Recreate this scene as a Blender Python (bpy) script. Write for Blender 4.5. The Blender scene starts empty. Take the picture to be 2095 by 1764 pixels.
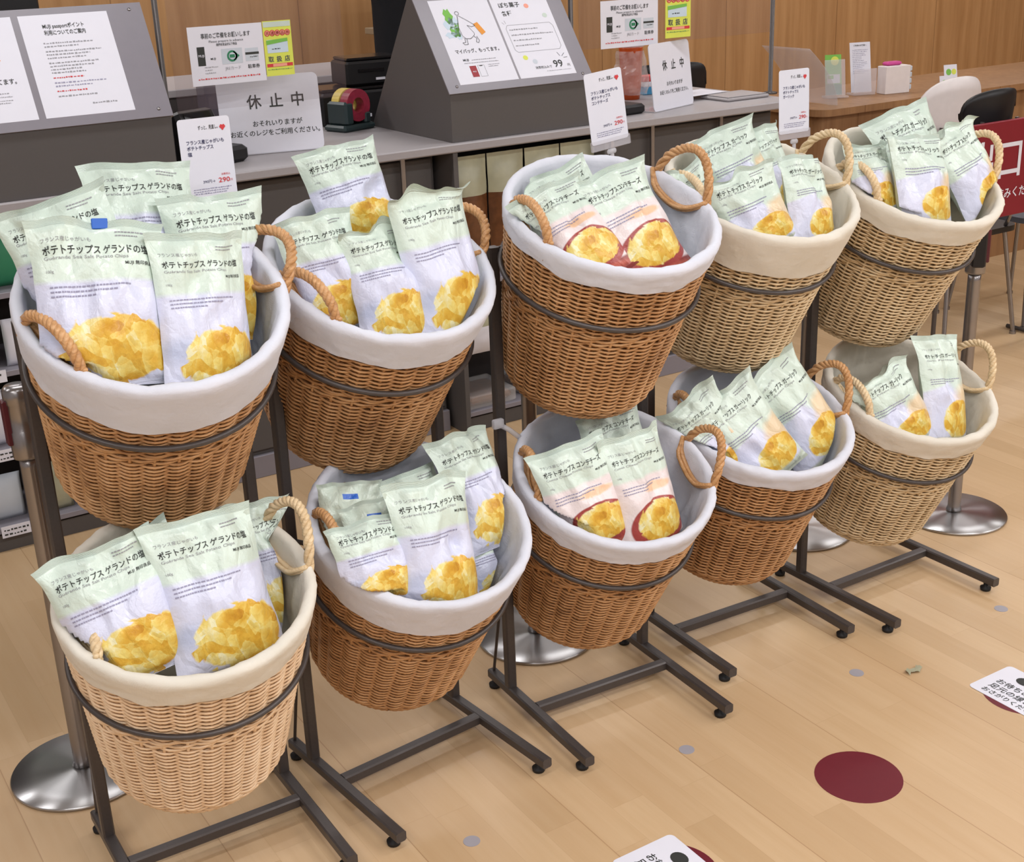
import bpy, math, random
from mathutils import Vector, Matrix, noise
C = bpy.context.scene.collection
D = bpy.data
CAM_ROWS = [[0.84364, -0.535643, -0.036866], [0.2196, 0.281584, 0.93407], [0.489947, 0.796114, -0.355183]]
CAM_H = 1.6414
CAM_F = 2710.35
RACKS = [[0.6023, 2.1237, -0.0091], [1.0435, 2.1464, 0.0997], [1.5117, 2.1119, -0.0487], [1.9764, 2.2034, -0.0441], [2.4336, 2.1498, 0.005]]
BASKETS = {
  '0T': (-0.0055, 0.0866, 1.1064, 0.494, -0.0177),
  '1T': (0.0019, 0.0143, 1.0714, 0.4826, 0.0),
  '2T': (-0.0032, 0.0662, 1.1164, 0.3866, -0.0027),
  '3T': (-0.0045, 0.0718, 1.0928, 0.4014, -0.005),
  '4T': (0.0019, 0.0225, 1.0613, 0.4266, -0.0017),
  '0B': (-0.0385, 0.1577, 0.6303, 0.3072, -0.03),
  '1B': (-0.0177, 0.1174, 0.6008, 0.4492, -0.0159),
  '2B': (-0.0018, 0.0639, 0.5733, 0.4222, 0.0021),
  '3B': (-0.0188, 0.107, 0.5831, 0.3582, -0.0005),
  '4B': (-0.0053, 0.0657, 0.5514, 0.37, -0.0053),
}
BAGS = [
  ('0T', 'salt', (0.6232, 2.097, 1.0709), (0.0849, 0.4326, 0.8976), (0.0307, -0.9015, 0.4316), 0.185, 0.2538, ''),
  ('0T', 'salt', (0.512, 2.038, 1.0643), (-0.1721, 0.3099, 0.935), (-0.3105, -0.9179, 0.2471), 0.18, 0.227, ''),
  ('0T', 'salt', (0.7359, 2.0559, 1.0084), (0.0134, 0.3172, 0.9482), (0.0476, -0.9475, 0.3163), 0.185, 0.2521, ''),
  ('0T', 'salt', (0.4808, 1.9382, 1.0152), (0.1362, 0.3169, 0.9386), (-0.0678, -0.9423, 0.3279), 0.2, 0.2515, 'clip'),
  ('0T', 'salt', (0.6331, 1.9169, 0.9721), (0.1009, 0.2739, 0.9564), (0.1721, -0.9517, 0.2544), 0.165, 0.2547, ''),
  ('1T', 'salt', (1.0621, 2.2143, 1.0979), (-0.1495, 0.3013, 0.9417), (-0.0476, -0.9535, 0.2975), 0.165, 0.1907, ''),
  ('1T', 'salt', (0.9401, 2.0915, 0.9783), (-0.0791, 0.275, 0.9582), (-0.023, -0.9614, 0.2741), 0.15, 0.2131, ''),
  ('1T', 'salt', (1.031, 2.0403, 0.95), (-0.0141, 0.3616, 0.9322), (-0.0058, -0.9323, 0.3616), 0.15, 0.2215, 'fold'),
  ('1T', 'salt', (1.1508, 2.0423, 0.9308), (-0.0662, 0.2673, 0.9613), (0.1362, -0.952, 0.2741), 0.175, 0.2935, 'fold'),
  ('2T', 'cheese', (1.4962, 2.0964, 1.0321), (-0.2739, 0.3917, 0.8784), (-0.1644, -0.9189, 0.3585), 0.165, 0.1852, ''),
  ('2T', 'cheese', (1.4132, 1.9503, 1.0156), (-0.2244, 0.6143, 0.7565), (-0.2305, -0.7877, 0.5713), 0.165, 0.2157, ''),
  ('2T', 'cheese', (1.5411, 1.944, 0.9951), (-0.1912, 0.5075, 0.8402), (-0.0555, -0.8602, 0.507), 0.185, 0.2411, ''),
  ('3T', 'garlic', (1.8269, 2.1381, 0.994), (-0.2189, 0.3551, 0.9088), (-0.3194, -0.9062, 0.2772), 0.13, 0.1738, 'nolab'),
  ('3T', 'garlic', (2.0786, 2.167, 1.0061), (-0.2126, 0.2875, 0.9339), (0.0927, -0.9455, 0.3122), 0.13, 0.2159, ''),
  ('3T', 'garlic', (1.9781, 2.1615, 1.0322), (-0.2425, 0.351, 0.9044), (-0.1346, -0.9354, 0.327), 0.17, 0.2059, ''),
  ('3T', 'garlic', (1.893, 2.0251, 0.9877), (-0.1786, 0.3991, 0.8994), (-0.2255, -0.9063, 0.3574), 0.17, 0.1791, 'fold'),
  ('3T', 'garlic', (2.0129, 2.0098, 0.977), (0.1081, 0.3879, 0.9153), (0.105, -0.92, 0.3775), 0.14, 0.2039, ''),
  ('4T', 'garlic', (2.5432, 2.1579, 0.9532), (-0.1808, 0.3352, 0.9246), (-0.0592, -0.9421, 0.3299), 0.225, 0.2678, ''),
  ('4T', 'garlic', (2.2652, 2.0665, 1.0063), (0.1351, 0.4754, 0.8694), (-0.1462, -0.8582, 0.492), 0.12, 0.1685, 'fold'),
  ('4T', 'garlic', (2.6027, 2.0382, 0.9573), (-0.2823, 0.374, 0.8834), (0.0414, -0.9152, 0.4008), 0.17, 0.2397, 'fold'),
  ('4T', 'garlic', (2.3576, 2.0069, 0.969), (0.1481, 0.4071, 0.9013), (0.0713, -0.9134, 0.4009), 0.18, 0.2215, ''),
  ('0B', 'salt', (0.55, 1.9865, 0.515), (-0.2698, 0.3215, 0.9077), (-0.1956, -0.9413, 0.2753), 0.16, 0.2194, 'nolab'),
  ('0B', 'salt', (0.7452, 1.9747, 0.4979), (-0.0182, 0.4231, 0.9059), (0.0916, -0.9015, 0.4229), 0.16, 0.2365, ''),
  ('0B', 'salt', (0.4621, 1.8873, 0.5428), (-0.1559, 0.4416, 0.8835), (-0.1927, -0.8909, 0.4113), 0.19, 0.2272, ''),
  ('0B', 'salt', (0.5971, 1.866, 0.5171), (-0.0205, 0.3753, 0.9267), (0.0358, -0.926, 0.3758), 0.195, 0.2666, ''),
  ('1B', 'salt', (1.0648, 2.0507, 0.502), (-0.0814, 0.3252, 0.9421), (0.0769, -0.9404, 0.3313), 0.15, 0.1809, ''),
  ('1B', 'back', (0.89, 2.0131, 0.5692), (0.2272, 0.4914, 0.8408), (-0.2061, -0.8195, 0.5347), 0.12, 0.1501, ''),
  ('1B', 'salt', (1.1741, 2.0013, 0.409), (-0.0268, 0.3188, 0.9475), (0.302, -0.9009, 0.3117), 0.13, 0.1251, 'nolab'),
  ('1B', 'salt', (1.1892, 2.0028, 0.5158), (-0.0808, 0.4617, 0.8833), (0.1817, -0.8646, 0.4685), 0.155, 0.2353, ''),
  ('1B', 'back', (0.9287, 1.9667, 0.5366), (0.0264, 0.4146, 0.9096), (0.0117, -0.91, 0.4145), 0.12, 0.1464, ''),
  ('1B', 'salt', (0.8948, 1.903, 0.5251), (0.0042, 0.4478, 0.8941), (0.0576, -0.8927, 0.4469), 0.155, 0.1572, ''),
  ('1B', 'salt', (1.0084, 1.8943, 0.4724), (0.0669, 0.3218, 0.9444), (0.1269, -0.9416, 0.3119), 0.175, 0.2551, ''),
  ('2B', 'cheese', (1.582, 2.0945, 0.494), (-0.1064, 0.3201, 0.9414), (-0.0866, -0.9461, 0.312), 0.16, 0.1907, 'nolab'),
  ('2B', 'cheese', (1.4032, 1.9531, 0.4566), (-0.1243, 0.3428, 0.9311), (-0.1985, -0.928, 0.3152), 0.175, 0.2378, ''),
  ('2B', 'cheese', (1.5234, 1.9272, 0.4314), (-0.0559, 0.3107, 0.9489), (0.0355, -0.9491, 0.3129), 0.165, 0.26, ''),
  ('3B', 'garlic', (1.8372, 2.0223, 0.481), (-0.4208, 0.3588, 0.8332), (-0.28, -0.925, 0.2569), 0.15, 0.2354, ''),
  ('3B', 'garlic', (1.9189, 1.9887, 0.4771), (-0.4216, 0.383, 0.8219), (-0.2121, -0.9229, 0.3212), 0.17, 0.2473, ''),
  ('3B', 'garlic', (2.0867, 2.0113, 0.4689), (-0.4145, 0.3798, 0.827), (-0.1211, -0.9237, 0.3635), 0.18, 0.2769, ''),
  ('4B', 'garlic', (2.3556, 2.0038, 0.4359), (-0.2592, 0.3724, 0.8912), (-0.1967, -0.9237, 0.3287), 0.18, 0.2141, 'fold'),
  ('4B', 'garlic', (2.4633, 1.9843, 0.4221), (0.159, 0.3637, 0.9178), (0.0673, -0.9315, 0.3575), 0.155, 0.2755, ''),
]
CARDS = [(.822, 2.35, 1.128), (1.724, 2.335, 1.138), (2.318, 2.40, 1.085)]

# ------------------------------------------------------------------ camera
cd = D.cameras.new('camera'); cam = D.objects.new('camera', cd); C.objects.link(cam)
cd.sensor_width = 36.0; cd.lens = CAM_F / 2095 * 36.0; cd.clip_start = 0.05
_r, _u, _f = [Vector(q) for q in CAM_ROWS]
cam.matrix_world = Matrix(((_r.x, _u.x, -_f.x, 0), (_r.y, _u.y, -_f.y, 0), (_r.z, _u.z, -_f.z, CAM_H), (0, 0, 0, 1)))
bpy.context.scene.camera = cam
# ------------------------------------------------------------------ world, exposure, ceiling light
w = D.worlds.new('world'); bpy.context.scene.world = w; w.use_nodes = True
w.node_tree.nodes['Background'].inputs[0].default_value = (1.0, .96, .92, 1)
w.node_tree.nodes['Background'].inputs[1].default_value = .3
vs = bpy.context.scene.view_settings
vs.view_transform = 'Standard'; vs.look = 'None'; vs.gamma = 1; vs.exposure = 0.0; vs.use_curve_mapping = False
LAMP_W = 26.0
LAMPS = [(x, y) for y in (-2.2, -0.7, 0.8, 3.3, 5.5) for x in (-1.2, 0.9, 3.0, 5.1, 7.2)]  # the rows behind the camera are added as front fill for the baskets
for i, (x, y) in enumerate(LAMPS):
    ld = D.lights.new('ceiling_light', 'AREA'); ld.shape = 'RECTANGLE'; ld.size = 1.25; ld.size_y = .22
    ld.energy = LAMP_W * {-2.2: .62, -0.7: 1.05, 0.8: .88, 3.3: .55, 5.5: .78}[y]; ld.color = (.985, .985, 1.0)
    lo = D.objects.new('ceiling_light_tube', ld); C.objects.link(lo); lo.location = (x, y, 2.735)

# ------------------------------------------------------------------ helpers
class MB:
    def __init__(s): s.v = []; s.f = []; s.m = []; s.uv = {}
    def add(s, vs, fs, mi=0):
        o = len(s.v); s.v += [tuple(q) for q in vs]
        for f in fs: s.f.append([i + o for i in f]); s.m.append(mi)
        return s
    def box(s, a, b, mi=0, bev=0.0, M=None):
        x0, y0, z0 = a; x1, y1, z1 = b
        if bev <= 0:
            vs = [(x, y, z) for z in (z0, z1) for x, y in ((x0, y0), (x1, y0), (x1, y1), (x0, y1))]
            fs = [(3, 2, 1, 0), (4, 5, 6, 7), (0, 1, 5, 4), (1, 2, 6, 5), (2, 3, 7, 6), (3, 0, 4, 7)]
        else:
            vs = []; e = bev; fs = []
            rings = [(z0, e), (z0 + e, 0), (z1 - e, 0), (z1, e)]
            for z, k in rings:
                q = .3 * e if k else 0
                for x, y, sx, sy in ((x0, y0, 1, 1), (x1, y0, -1, 1), (x1, y1, -1, -1), (x0, y1, 1, -1)):
                    p = [(x + sx * k, y + sy * (e + k * .7)), (x + sx * (e + k * .7), y + sy * k)]
                    if (sx, sy) in ((-1, 1), (1, -1)): p.reverse()
                    vs += [(a_, b_, z) for a_, b_ in p]
            for r in range(3):
                for i in range(8):
                    j = (i + 1) % 8; fs.append((r * 8 + i, r * 8 + j, r * 8 + 8 + j, r * 8 + 8 + i))
            fs.append(tuple(range(7, -1, -1))); fs.append(tuple(range(24, 32)))
        if M is not None: vs = [M @ Vector(q) for q in vs]
        return s.add(vs, fs, mi)
    def tube(s, pts, r, n=8, mi=0, closed=False, cap=True, squash=1.0):
        P = [Vector(p) for p in pts]; N = len(P); vs = []; up = None
        rr = r if isinstance(r, (list, tuple)) else [r] * N
        for i, p in enumerate(P):
            if closed: t = P[(i + 1) % N] - P[i - 1]
            else: t = P[min(i + 1, N - 1)] - P[max(i - 1, 0)]
            t = t.normalized() if t.length > 1e-9 else Vector((0, 0, 1))
            if up is None:
                up = Vector((0, 0, 1)) if abs(t.z) < .9 else Vector((1, 0, 0))
            a = up - t * up.dot(t)
            a = a.normalized() if a.length > 1e-6 else t.orthogonal().normalized()
            up = a; b = t.cross(a)
            for k in range(n):
                an = 2 * math.pi * k / n
                vs.append(p + (a * math.cos(an) + b * math.sin(an) * squash) * rr[i])
        fs = []
        for i in range(N if closed else N - 1):
            j = (i + 1) % N
            for k in range(n):
                l = (k + 1) % n; fs.append((i * n + k, i * n + l, j * n + l, j * n + k))
        if not closed and cap: fs.append(tuple(range(n - 1, -1, -1))); fs.append(tuple(range((N - 1) * n, N * n)))
        return s.add(vs, fs, mi)
    def lathe(s, prof, n=32, mi=0, c=(0, 0, 0), cap=True):
        vs = []; fs = []
        for r, z in prof:
            for k in range(n):
                a = 2 * math.pi * k / n; vs.append((c[0] + r * math.cos(a), c[1] + r * math.sin(a), c[2] + z))
        for i in range(len(prof) - 1):
            for k in range(n):
                l = (k + 1) % n; fs.append((i * n + k, i * n + l, i * n + n + l, i * n + n + k))
        if cap:
            fs.append(tuple(range(n - 1, -1, -1))); m = (len(prof) - 1) * n; fs.append(tuple(range(m, m + n)))
        return s.add(vs, fs, mi)
    def prism(s, poly, a, b, mi=0):
        """poly of 3-D points on one side, shifted to the other by vector b"""
        n = len(poly); vs = [Vector(p) for p in poly] + [Vector(p) + Vector(b) for p in poly]
        fs = [tuple(range(n - 1, -1, -1)), tuple(range(n, 2 * n))]
        for i in range(n): j = (i + 1) % n; fs.append((i, j, n + j, n + i))
        return s.add(vs, fs, mi)
    def build(s, name, mats, parent=None, smooth=False, loc=None):
        me = D.meshes.new(name); me.from_pydata(s.v, [], s.f); 
        for m in (mats if isinstance(mats, (list, tuple)) else [mats]): me.materials.append(m)
        me.polygons.foreach_set('material_index', s.m)
        if smooth: me.polygons.foreach_set('use_smooth', [True] * len(s.f))
        me.update()
        o = D.objects.new(name, me); C.objects.link(o)
        if parent: o.parent = parent
        if loc: o.location = loc
        return o
def tag(o, label=None, cat=None, group=None, kind=None):
    if label: o['label'] = label
    if cat: o['category'] = cat
    if group: o['group'] = group
    if kind: o['kind'] = kind
    return o
def empty(name, loc=(0, 0, 0), rz=0.0):
    o = D.objects.new(name, None); C.objects.link(o); o.location = loc; o.rotation_euler = (0, 0, rz)
    o.empty_display_size = .05
    return o
_tc = {}
def text2d(s, bold=0.0, res=2):
    """flat outline of a line of writing: verts in em units from x=0, baseline 0"""
    bold = min(bold, .012); k = (s, bold, res)
    if k in _tc: return _tc[k]
    c = D.curves.new('t', 'FONT'); c.body = s; c.resolution_u = res; c.offset = bold; c.fill_mode = 'FRONT'
    o = D.objects.new('t', c); C.objects.link(o); bpy.context.view_layer.update()
    dg = bpy.context.evaluated_depsgraph_get(); e = o.evaluated_get(dg); m = e.to_mesh()
    vs = [(v.co.x, v.co.y) for v in m.vertices]; fs = [tuple(p.vertices) for p in m.polygons]
    nz = sum(p.normal.z for p in m.polygons)
    if nz < 0: fs = [tuple(reversed(f)) for f in fs]
    e.to_mesh_clear(); D.objects.remove(o); D.curves.remove(c)
    x0 = min(v[0] for v in vs); vs = [(x - x0, y) for x, y in vs]
    _tc[k] = (vs, fs, max(v[0] for v in vs)); return _tc[k]

class Sheet:
    """prints on a flat sheet: origin at lower left, right and up unit vectors, stacked a hair apart"""
    def __init__(s, mb, o, r, u, w, h, base=None, th=.0008):
        s.mb = mb; s.o = Vector(o); s.r = Vector(r).normalized(); s.u = Vector(u); s.u = (s.u - s.r * s.u.dot(s.r)).normalized()
        s.n = s.r.cross(s.u); s.w = w; s.h = h
        if base is not None:
            q = [s.o, s.o + s.r * w, s.o + s.r * w + s.u * h, s.o + s.u * h]
            mb.prism([p - s.n * th for p in q], None, s.n * th, base)
    def P(s, x, y, l=1): return s.o + s.r * x * s.w + s.u * y * s.w + s.n * (.00045 * l)
    def poly(s, pts, mi, l=1): s.mb.add([s.P(x, y, l) for x, y in pts], [tuple(range(len(pts)))], mi)
    def rect(s, x0, y0, x1, y1, mi, l=1): s.poly([(x0, y0), (x1, y0), (x1, y1), (x0, y1)], mi, l)
    def disc(s, x, y, r, mi, l=1, ry=None, n=20): s.poly([(x + r * math.cos(2 * math.pi * k / n), y + (ry or r) * math.sin(2 * math.pi * k / n)) for k in range(n)], mi, l)
    def line(s, pts, t, mi, l=1):
        for (a, b), (c, d) in zip(pts, pts[1:]):
            L = math.hypot(c - a, d - b) or 1; nx, ny = -(d - b) / L * t / 2, (c - a) / L * t / 2
            s.poly([(a - nx, b - ny), (c - nx, d - ny), (c + nx, d + ny), (a + nx, b + ny)], mi, l)
    def ring(s, x, y, r, t, mi, l=1, n=18): s.line([(x + r * math.cos(2 * math.pi * k / n), y + r * math.sin(2 * math.pi * k / n)) for k in range(n + 1)], t, mi, l)
    def text(s, t, x, y, size, mi, l=2, bold=0.0, wid=None, align='l', sx=1.0, gap=None):
        vs, fs, W = text2d(t, bold); k = size
        if wid: sx = wid / (W * k)
        if align == 'c': x = x - W * k * sx / 2
        if align == 'r': x = x - W * k * sx
        s.mb.add([s.P(x + a * k * sx, y + b * k, l) for a, b in vs], fs, mi)
    def fine(s, x, y, wid, size, mi, rows=1, seed=1, gap=1.7, l=2, ragged=True):
        """print too small to read in the photo: rows of short strokes"""
        rn = random.Random(seed)
        for r in range(rows):
            X = x; end = x + wid * (rn.uniform(.55, 1) if ragged and r else 1); yy = y - r * size * gap
            while X < end:
                a = rn.uniform(.5, 1.6) * size; a = min(a, end - X)
                s.rect(X, yy + size * rn.uniform(0, .18), X + a * .8, yy + size * rn.uniform(.45, .75), mi, l); X += a + size * rn.uniform(.1, .3)

# ------------------------------------------------------------------ materials
def lin(c): return tuple(((x / 255) / 12.92 if x / 255 <= .04045 else ((x / 255 + .055) / 1.055) ** 2.4) for x in c)
class NT:
    def __init__(s, name):
        s.m = D.materials.new(name); s.m.use_nodes = True; s.t = s.m.node_tree; s.b = s.t.nodes['Principled BSDF']
    def n(s, typ, **k):
        nd = s.t.nodes.new(typ)
        for a, b in k.items(): setattr(nd, a, b)
        return nd
    def L(s, a, b): s.t.links.new(a, b)
    def math(s, op, a, b=None, c=None):
        nd = s.n('ShaderNodeMath', operation=op)
        for i, x in enumerate((a, b, c)):
            if x is None: continue
            if hasattr(x, 'links'): s.L(x, nd.inputs[i])
            else: nd.inputs[i].default_value = x
        return nd.outputs[0]
    def mix(s, f, a, b, typ='MIX'):
        nd = s.n('ShaderNodeMix', data_type='RGBA', blend_type=typ)
        for i, x in ((0, f), (6, a), (7, b)):
            if hasattr(x, 'links'): s.L(x, nd.inputs[i])
            elif i == 0: nd.inputs[0].default_value = x
            else: nd.inputs[i].default_value = (*x[:3], 1)
        return nd.outputs[2]
    def ramp(s, f, stops, interp='LINEAR'):
        nd = s.n('ShaderNodeValToRGB'); cr = nd.color_ramp; cr.interpolation = interp
        while len(cr.elements) < len(stops): cr.elements.new(.5)
        for e, (p, c) in zip(cr.elements, stops):
            e.position = p; e.color = (*c, 1) if len(c) == 3 else c
        s.L(f, nd.inputs[0]); return nd.outputs[0]
    def noise(s, vec, scale, detail=3, rough=.5, out=0):
        nd = s.n('ShaderNodeTexNoise'); nd.inputs['Scale'].default_value = scale; nd.inputs['Detail'].default_value = detail
        nd.inputs['Roughness'].default_value = rough
        if vec is not None: s.L(vec, nd.inputs['Vector'])
        return nd.outputs[out]
    def n_voro(s, uv):
        d = s.n('ShaderNodeTexNoise'); d.inputs['Scale'].default_value = 3; s.L(uv, d.inputs['Vector'])
        vm = s.n('ShaderNodeVectorMath', operation='MULTIPLY_ADD'); s.L(d.outputs[1], vm.inputs[0]); vm.inputs[1].default_value = (.5, .5, 0); s.L(uv, vm.inputs[2])
        vo = s.n('ShaderNodeTexVoronoi', feature='DISTANCE_TO_EDGE'); vo.inputs['Scale'].default_value = 6; s.L(s.mapping(vm.outputs[0], (1, .8, 1)), vo.inputs['Vector'])
        return vo.outputs['Distance']
    def mapping(s, vec, scale=(1, 1, 1), loc=(0, 0, 0)):
        nd = s.n('ShaderNodeMapping'); nd.inputs['Scale'].default_value = scale; nd.inputs['Location'].default_value = loc
        s.L(vec, nd.inputs[0]); return nd.outputs[0]
    def coord(s, k='Object'): return s.n('ShaderNodeTexCoord').outputs[k]
    def bump(s, h, strength=.3, dist=.001):
        nd = s.n('ShaderNodeBump'); nd.inputs['Strength'].default_value = strength; nd.inputs['Distance'].default_value = dist
        s.L(h, nd.inputs['Height']); s.L(nd.outputs[0], s.b.inputs['Normal'])
    def set(s, col=None, rough=.5, metal=0.0, spec=.5, **k):
        if col is not None:
            if hasattr(col, 'links'): s.L(col, s.b.inputs['Base Color'])
            else: s.b.inputs['Base Color'].default_value = (*col[:3], 1)
        if hasattr(rough, 'links'): s.L(rough, s.b.inputs['Roughness'])
        else: s.b.inputs['Roughness'].default_value = rough
        s.b.inputs['Metallic'].default_value = metal; s.b.inputs['Specular IOR Level'].default_value = spec
        for a, b in k.items(): s.b.inputs[a.replace('_', ' ')].default_value = b
        return s.m
def simple(name, rgb, rough=.5, metal=0.0, spec=.4, var=.06, scale=30, **k):
    t = NT(name); c = lin(rgb)
    f = t.noise(t.coord(), scale, 3)
    col = t.mix(f, tuple(x * (1 - var) for x in c), tuple(min(1, x * (1 + var)) for x in c))
    return t.set(col, rough, metal, spec, **k)
M = {}
M['ink'] = simple('ink_dark', (52, 54, 52), .6)
M['ink_grey'] = simple('ink_grey', (150, 150, 155), .6)
M['ink_soft'] = simple('ink_lavender_grey', (150, 148, 172), .6)
M['ink_blue'] = simple('ink_navy', (52, 54, 92), .6)
M['ink_red'] = simple('ink_red', (205, 62, 66), .6)
M['paper'] = simple('paper_white', (222, 222, 232), .55, var=.02)
M['paper_red'] = simple('paper_deep_red', (150, 32, 44), .5)
M['orange'] = simple('print_orange', (226, 150, 60), .6)
M['green'] = simple('print_green', (120, 185, 80), .6)
M['paleblue'] = simple('print_pale_blue', (196, 214, 228), .6)
M['dgreen'] = simple('print_dark_green', (50, 128, 92), .6)
M['yellow'] = simple('print_yellow_green', (214, 222, 92), .55)
M['salmon'] = simple('print_salmon', (236, 160, 140), .6)
M['indigo'] = simple('print_indigo', (84, 90, 180), .6)
M['sage'] = simple('print_sage', (196, 210, 200), .6)
M['card_grey'] = simple('print_card_grey', (196, 204, 214), .6)
M['rack'] = simple('rack_grey_steel', (80, 74, 72), .40, .35, scale=200, var=.12)
M['rubber'] = simple('black_rubber', (28, 27, 28), .6)
M['black'] = simple('black_plastic', (26, 25, 27), .42)
M['black2'] = simple('black_gloss_plastic', (20, 18, 20), .2)
M['cloth_black'] = simple('black_cloth', (16, 16, 20), .9, var=.2)
M['counter'] = simple('counter_dark_grey_laminate', (86, 82, 81), .55, var=.05, scale=120)
M['counter_top'] = simple('counter_top_grey', (158, 153, 155), .45, var=.04, scale=120)
M['panel'] = simple('slate_grey_panel', (132, 128, 136), .35, var=.04)
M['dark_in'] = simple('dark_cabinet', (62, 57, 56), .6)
M['steel'] = simple('brushed_steel_pole', (150, 146, 146), .28, .9)
M['beige_steel'] = simple('beige_steel', (172, 158, 136), .4, .3)
M['red_sign'] = simple('deep_red_board', (126, 22, 38), .45)
M['white_plastic'] = simple('white_plastic', (224, 216, 214), .4)
M['greychair'] = simple('slate_chair', (74, 78, 88), .5)
M['snackbrown'] = simple('brown_snack', (100, 62, 36), .3, var=.6, scale=40)
M['snackgreen'] = simple('pale_olive_pack', (170, 168, 142), .3, var=.35, scale=14)
M['reddot'] = simple('dark_red_floor_sticker', (104, 30, 42), .5)
M['greydot'] = simple('grey_floor_sticker', (156, 152, 158), .55)
M['tapered'] = simple('tape_red', (140, 40, 60), .4, var=.4, scale=90)
M['tapeyel'] = simple('tape_yellow', (214, 190, 96), .4)
M['teal'] = simple('dark_teal_plastic', (44, 58, 60), .35)
M['magenta'] = simple('magenta_print', (196, 70, 140), .5)
M['bluebox'] = simple('blue_print', (70, 150, 196), .5)
M['orange_liquid'] = simple('orange_liquid', (206, 84, 30), .2)
M['maroon'] = simple('maroon_plastic', (88, 34, 42), .35)
M['bluetab'] = simple('blue_print_mark', (50, 100, 190), .5)
def glassy(name, rgb, alpha, rough=.08, spec=.5):
    t = NT(name); t.set(lin(rgb), rough, 0, spec); t.b.inputs['Alpha'].default_value = alpha; return t.m
M['acrylic'] = glassy('clear_acrylic_sheet', (120, 104, 110), .10)
M['acrylic2'] = glassy('clear_acrylic_small', (225, 222, 228), .3, .12)
M['clear'] = glassy('clear_plastic', (224, 224, 230), .5, .1)
M['film'] = glassy('clear_film', (230, 226, 224), .28, .15)

def fabric(name, a, b):
    t = NT(name); co = t.coord(); f = t.noise(co, 9, 4)
    wv = t.n('ShaderNodeTexWave'); wv.inputs['Scale'].default_value = 420; t.L(co, wv.inputs[0])
    t.bump(t.math('ADD', t.noise(co, 60, 4), t.math('ADD', t.math('MULTIPLY', wv.outputs[1], .08), t.math('MULTIPLY', t.noise(co, 17, 3, .6), 2.0))), .32, .005)
    t.b.inputs['Subsurface Weight'].default_value = 0
    return t.set(t.mix(f, lin(a), lin(b)), .85, 0, .15)
M['fabric_white'] = fabric('white_cotton_liner', (206, 208, 218), (220, 222, 232))
M['fabric_cream'] = fabric('cream_cotton_liner', (212, 206, 192), (228, 222, 210))
def wicker(name, stops):
    t = NT(name); co = t.coord()
    f = t.noise(t.mapping(co, (14, 14, 120)), 3, 4, .6); g = t.noise(co, 9, 2)
    h = t.math('ADD', t.math('MULTIPLY', f, .65), t.math('MULTIPLY', g, .35))
    t.bump(t.noise(t.mapping(co, (60, 60, 500)), 2, 2), .3, .0006)
    return t.set(t.ramp(h, stops), .42, 0, .4)
M['wick_brown'] = wicker('honey_brown_wicker', [(.28, lin((128, 86, 52))), (.5, lin((190, 142, 94))), (.72, lin((218, 176, 130)))])
M['wick_nat'] = wicker('natural_straw_wicker', [(.28, lin((168, 138, 98))), (.5, lin((214, 188, 148))), (.72, lin((236, 216, 180)))])
M['wick_pale'] = wicker('pale_rattan_wicker', [(.28, lin((194, 156, 116))), (.5, lin((232, 200, 162))), (.72, lin((244, 220, 190)))])

def wood_floor():
    t = NT('pale_wood_floor'); co = t.coord()
    sp = t.n('ShaderNodeSeparateXYZ'); t.L(co, sp.inputs[0]); x, y = sp.outputs[0], sp.outputs[1]
    px = t.math('DIVIDE', x, .076); ix = t.math('FLOOR', px)
    wn = t.n('ShaderNodeTexWhiteNoise', noise_dimensions='1D'); t.L(ix, wn.inputs['W'])
    yy = t.math('ADD', t.math('DIVIDE', y, .9), t.math('MULTIPLY', wn.outputs[0], 7.3)); iy = t.math('FLOOR', yy)
    w2 = t.n('ShaderNodeTexWhiteNoise', noise_dimensions='2D'); cb = t.n('ShaderNodeCombineXYZ')
    t.L(ix, cb.inputs[0]); t.L(iy, cb.inputs[1]); t.L(cb.outputs[0], w2.inputs['Vector'])
    tone = t.ramp(w2.outputs[0], [(0, lin((192, 162, 124))), (.35, lin((197, 167, 129))), (.7, lin((201, 171, 133))), (1, lin((205, 176, 138)))])
    cb2 = t.n('ShaderNodeCombineXYZ'); t.L(t.math('MULTIPLY', x, 26), cb2.inputs[0]); t.L(t.math('ADD', t.math('MULTIPLY', y, 1.6), t.math('MULTIPLY', w2.outputs[0], 40)), cb2.inputs[1])
    g = t.noise(cb2.outputs[0], 1.6, 5, .6)
    col = t.mix(t.math('MULTIPLY', t.ramp(g, [(.35, (0, 0, 0)), (.7, (1, 1, 1))]), .34), tone, lin((182, 146, 104)))
    big = t.noise(co, 1.1, 3); col = t.mix(t.math('MULTIPLY', t.ramp(big, [(.4, (0, 0, 0)), (.75, (1, 1, 1))]), .25), col, lin((186, 150, 116)))
    fx = t.math('FRACT', px); ex = t.math('MINIMUM', fx, t.math('SUBTRACT', 1, fx)); seam = t.math('LESS_THAN', ex, .012)
    fy = t.math('FRACT', yy); ey = t.math('LESS_THAN', t.math('MINIMUM', fy, t.math('SUBTRACT', 1, fy)), .0012)
    big8 = t.math('LESS_THAN', t.math('MINIMUM', t.math('FRACT', t.math('DIVIDE', x, .304)), 1), .006)
    sm = t.math('MAXIMUM', t.math('MULTIPLY', t.math('MAXIMUM', seam, ey), .10), t.math('MULTIPLY', big8, .5))
    col = t.mix(sm, col, lin((140, 100, 62)))
    sc = t.noise(co, 14, 4, .7); spots = t.ramp(sc, [(.74, (0, 0, 0)), (.78, (1, 1, 1))])
    col = t.mix(t.math('MULTIPLY', spots, .35), col, lin((128, 96, 66)))
    t.bump(g, .06, .0008)
    return t.set(col, t.math('ADD', .30, t.math('MULTIPLY', big, .2)), 0, .45)
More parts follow.
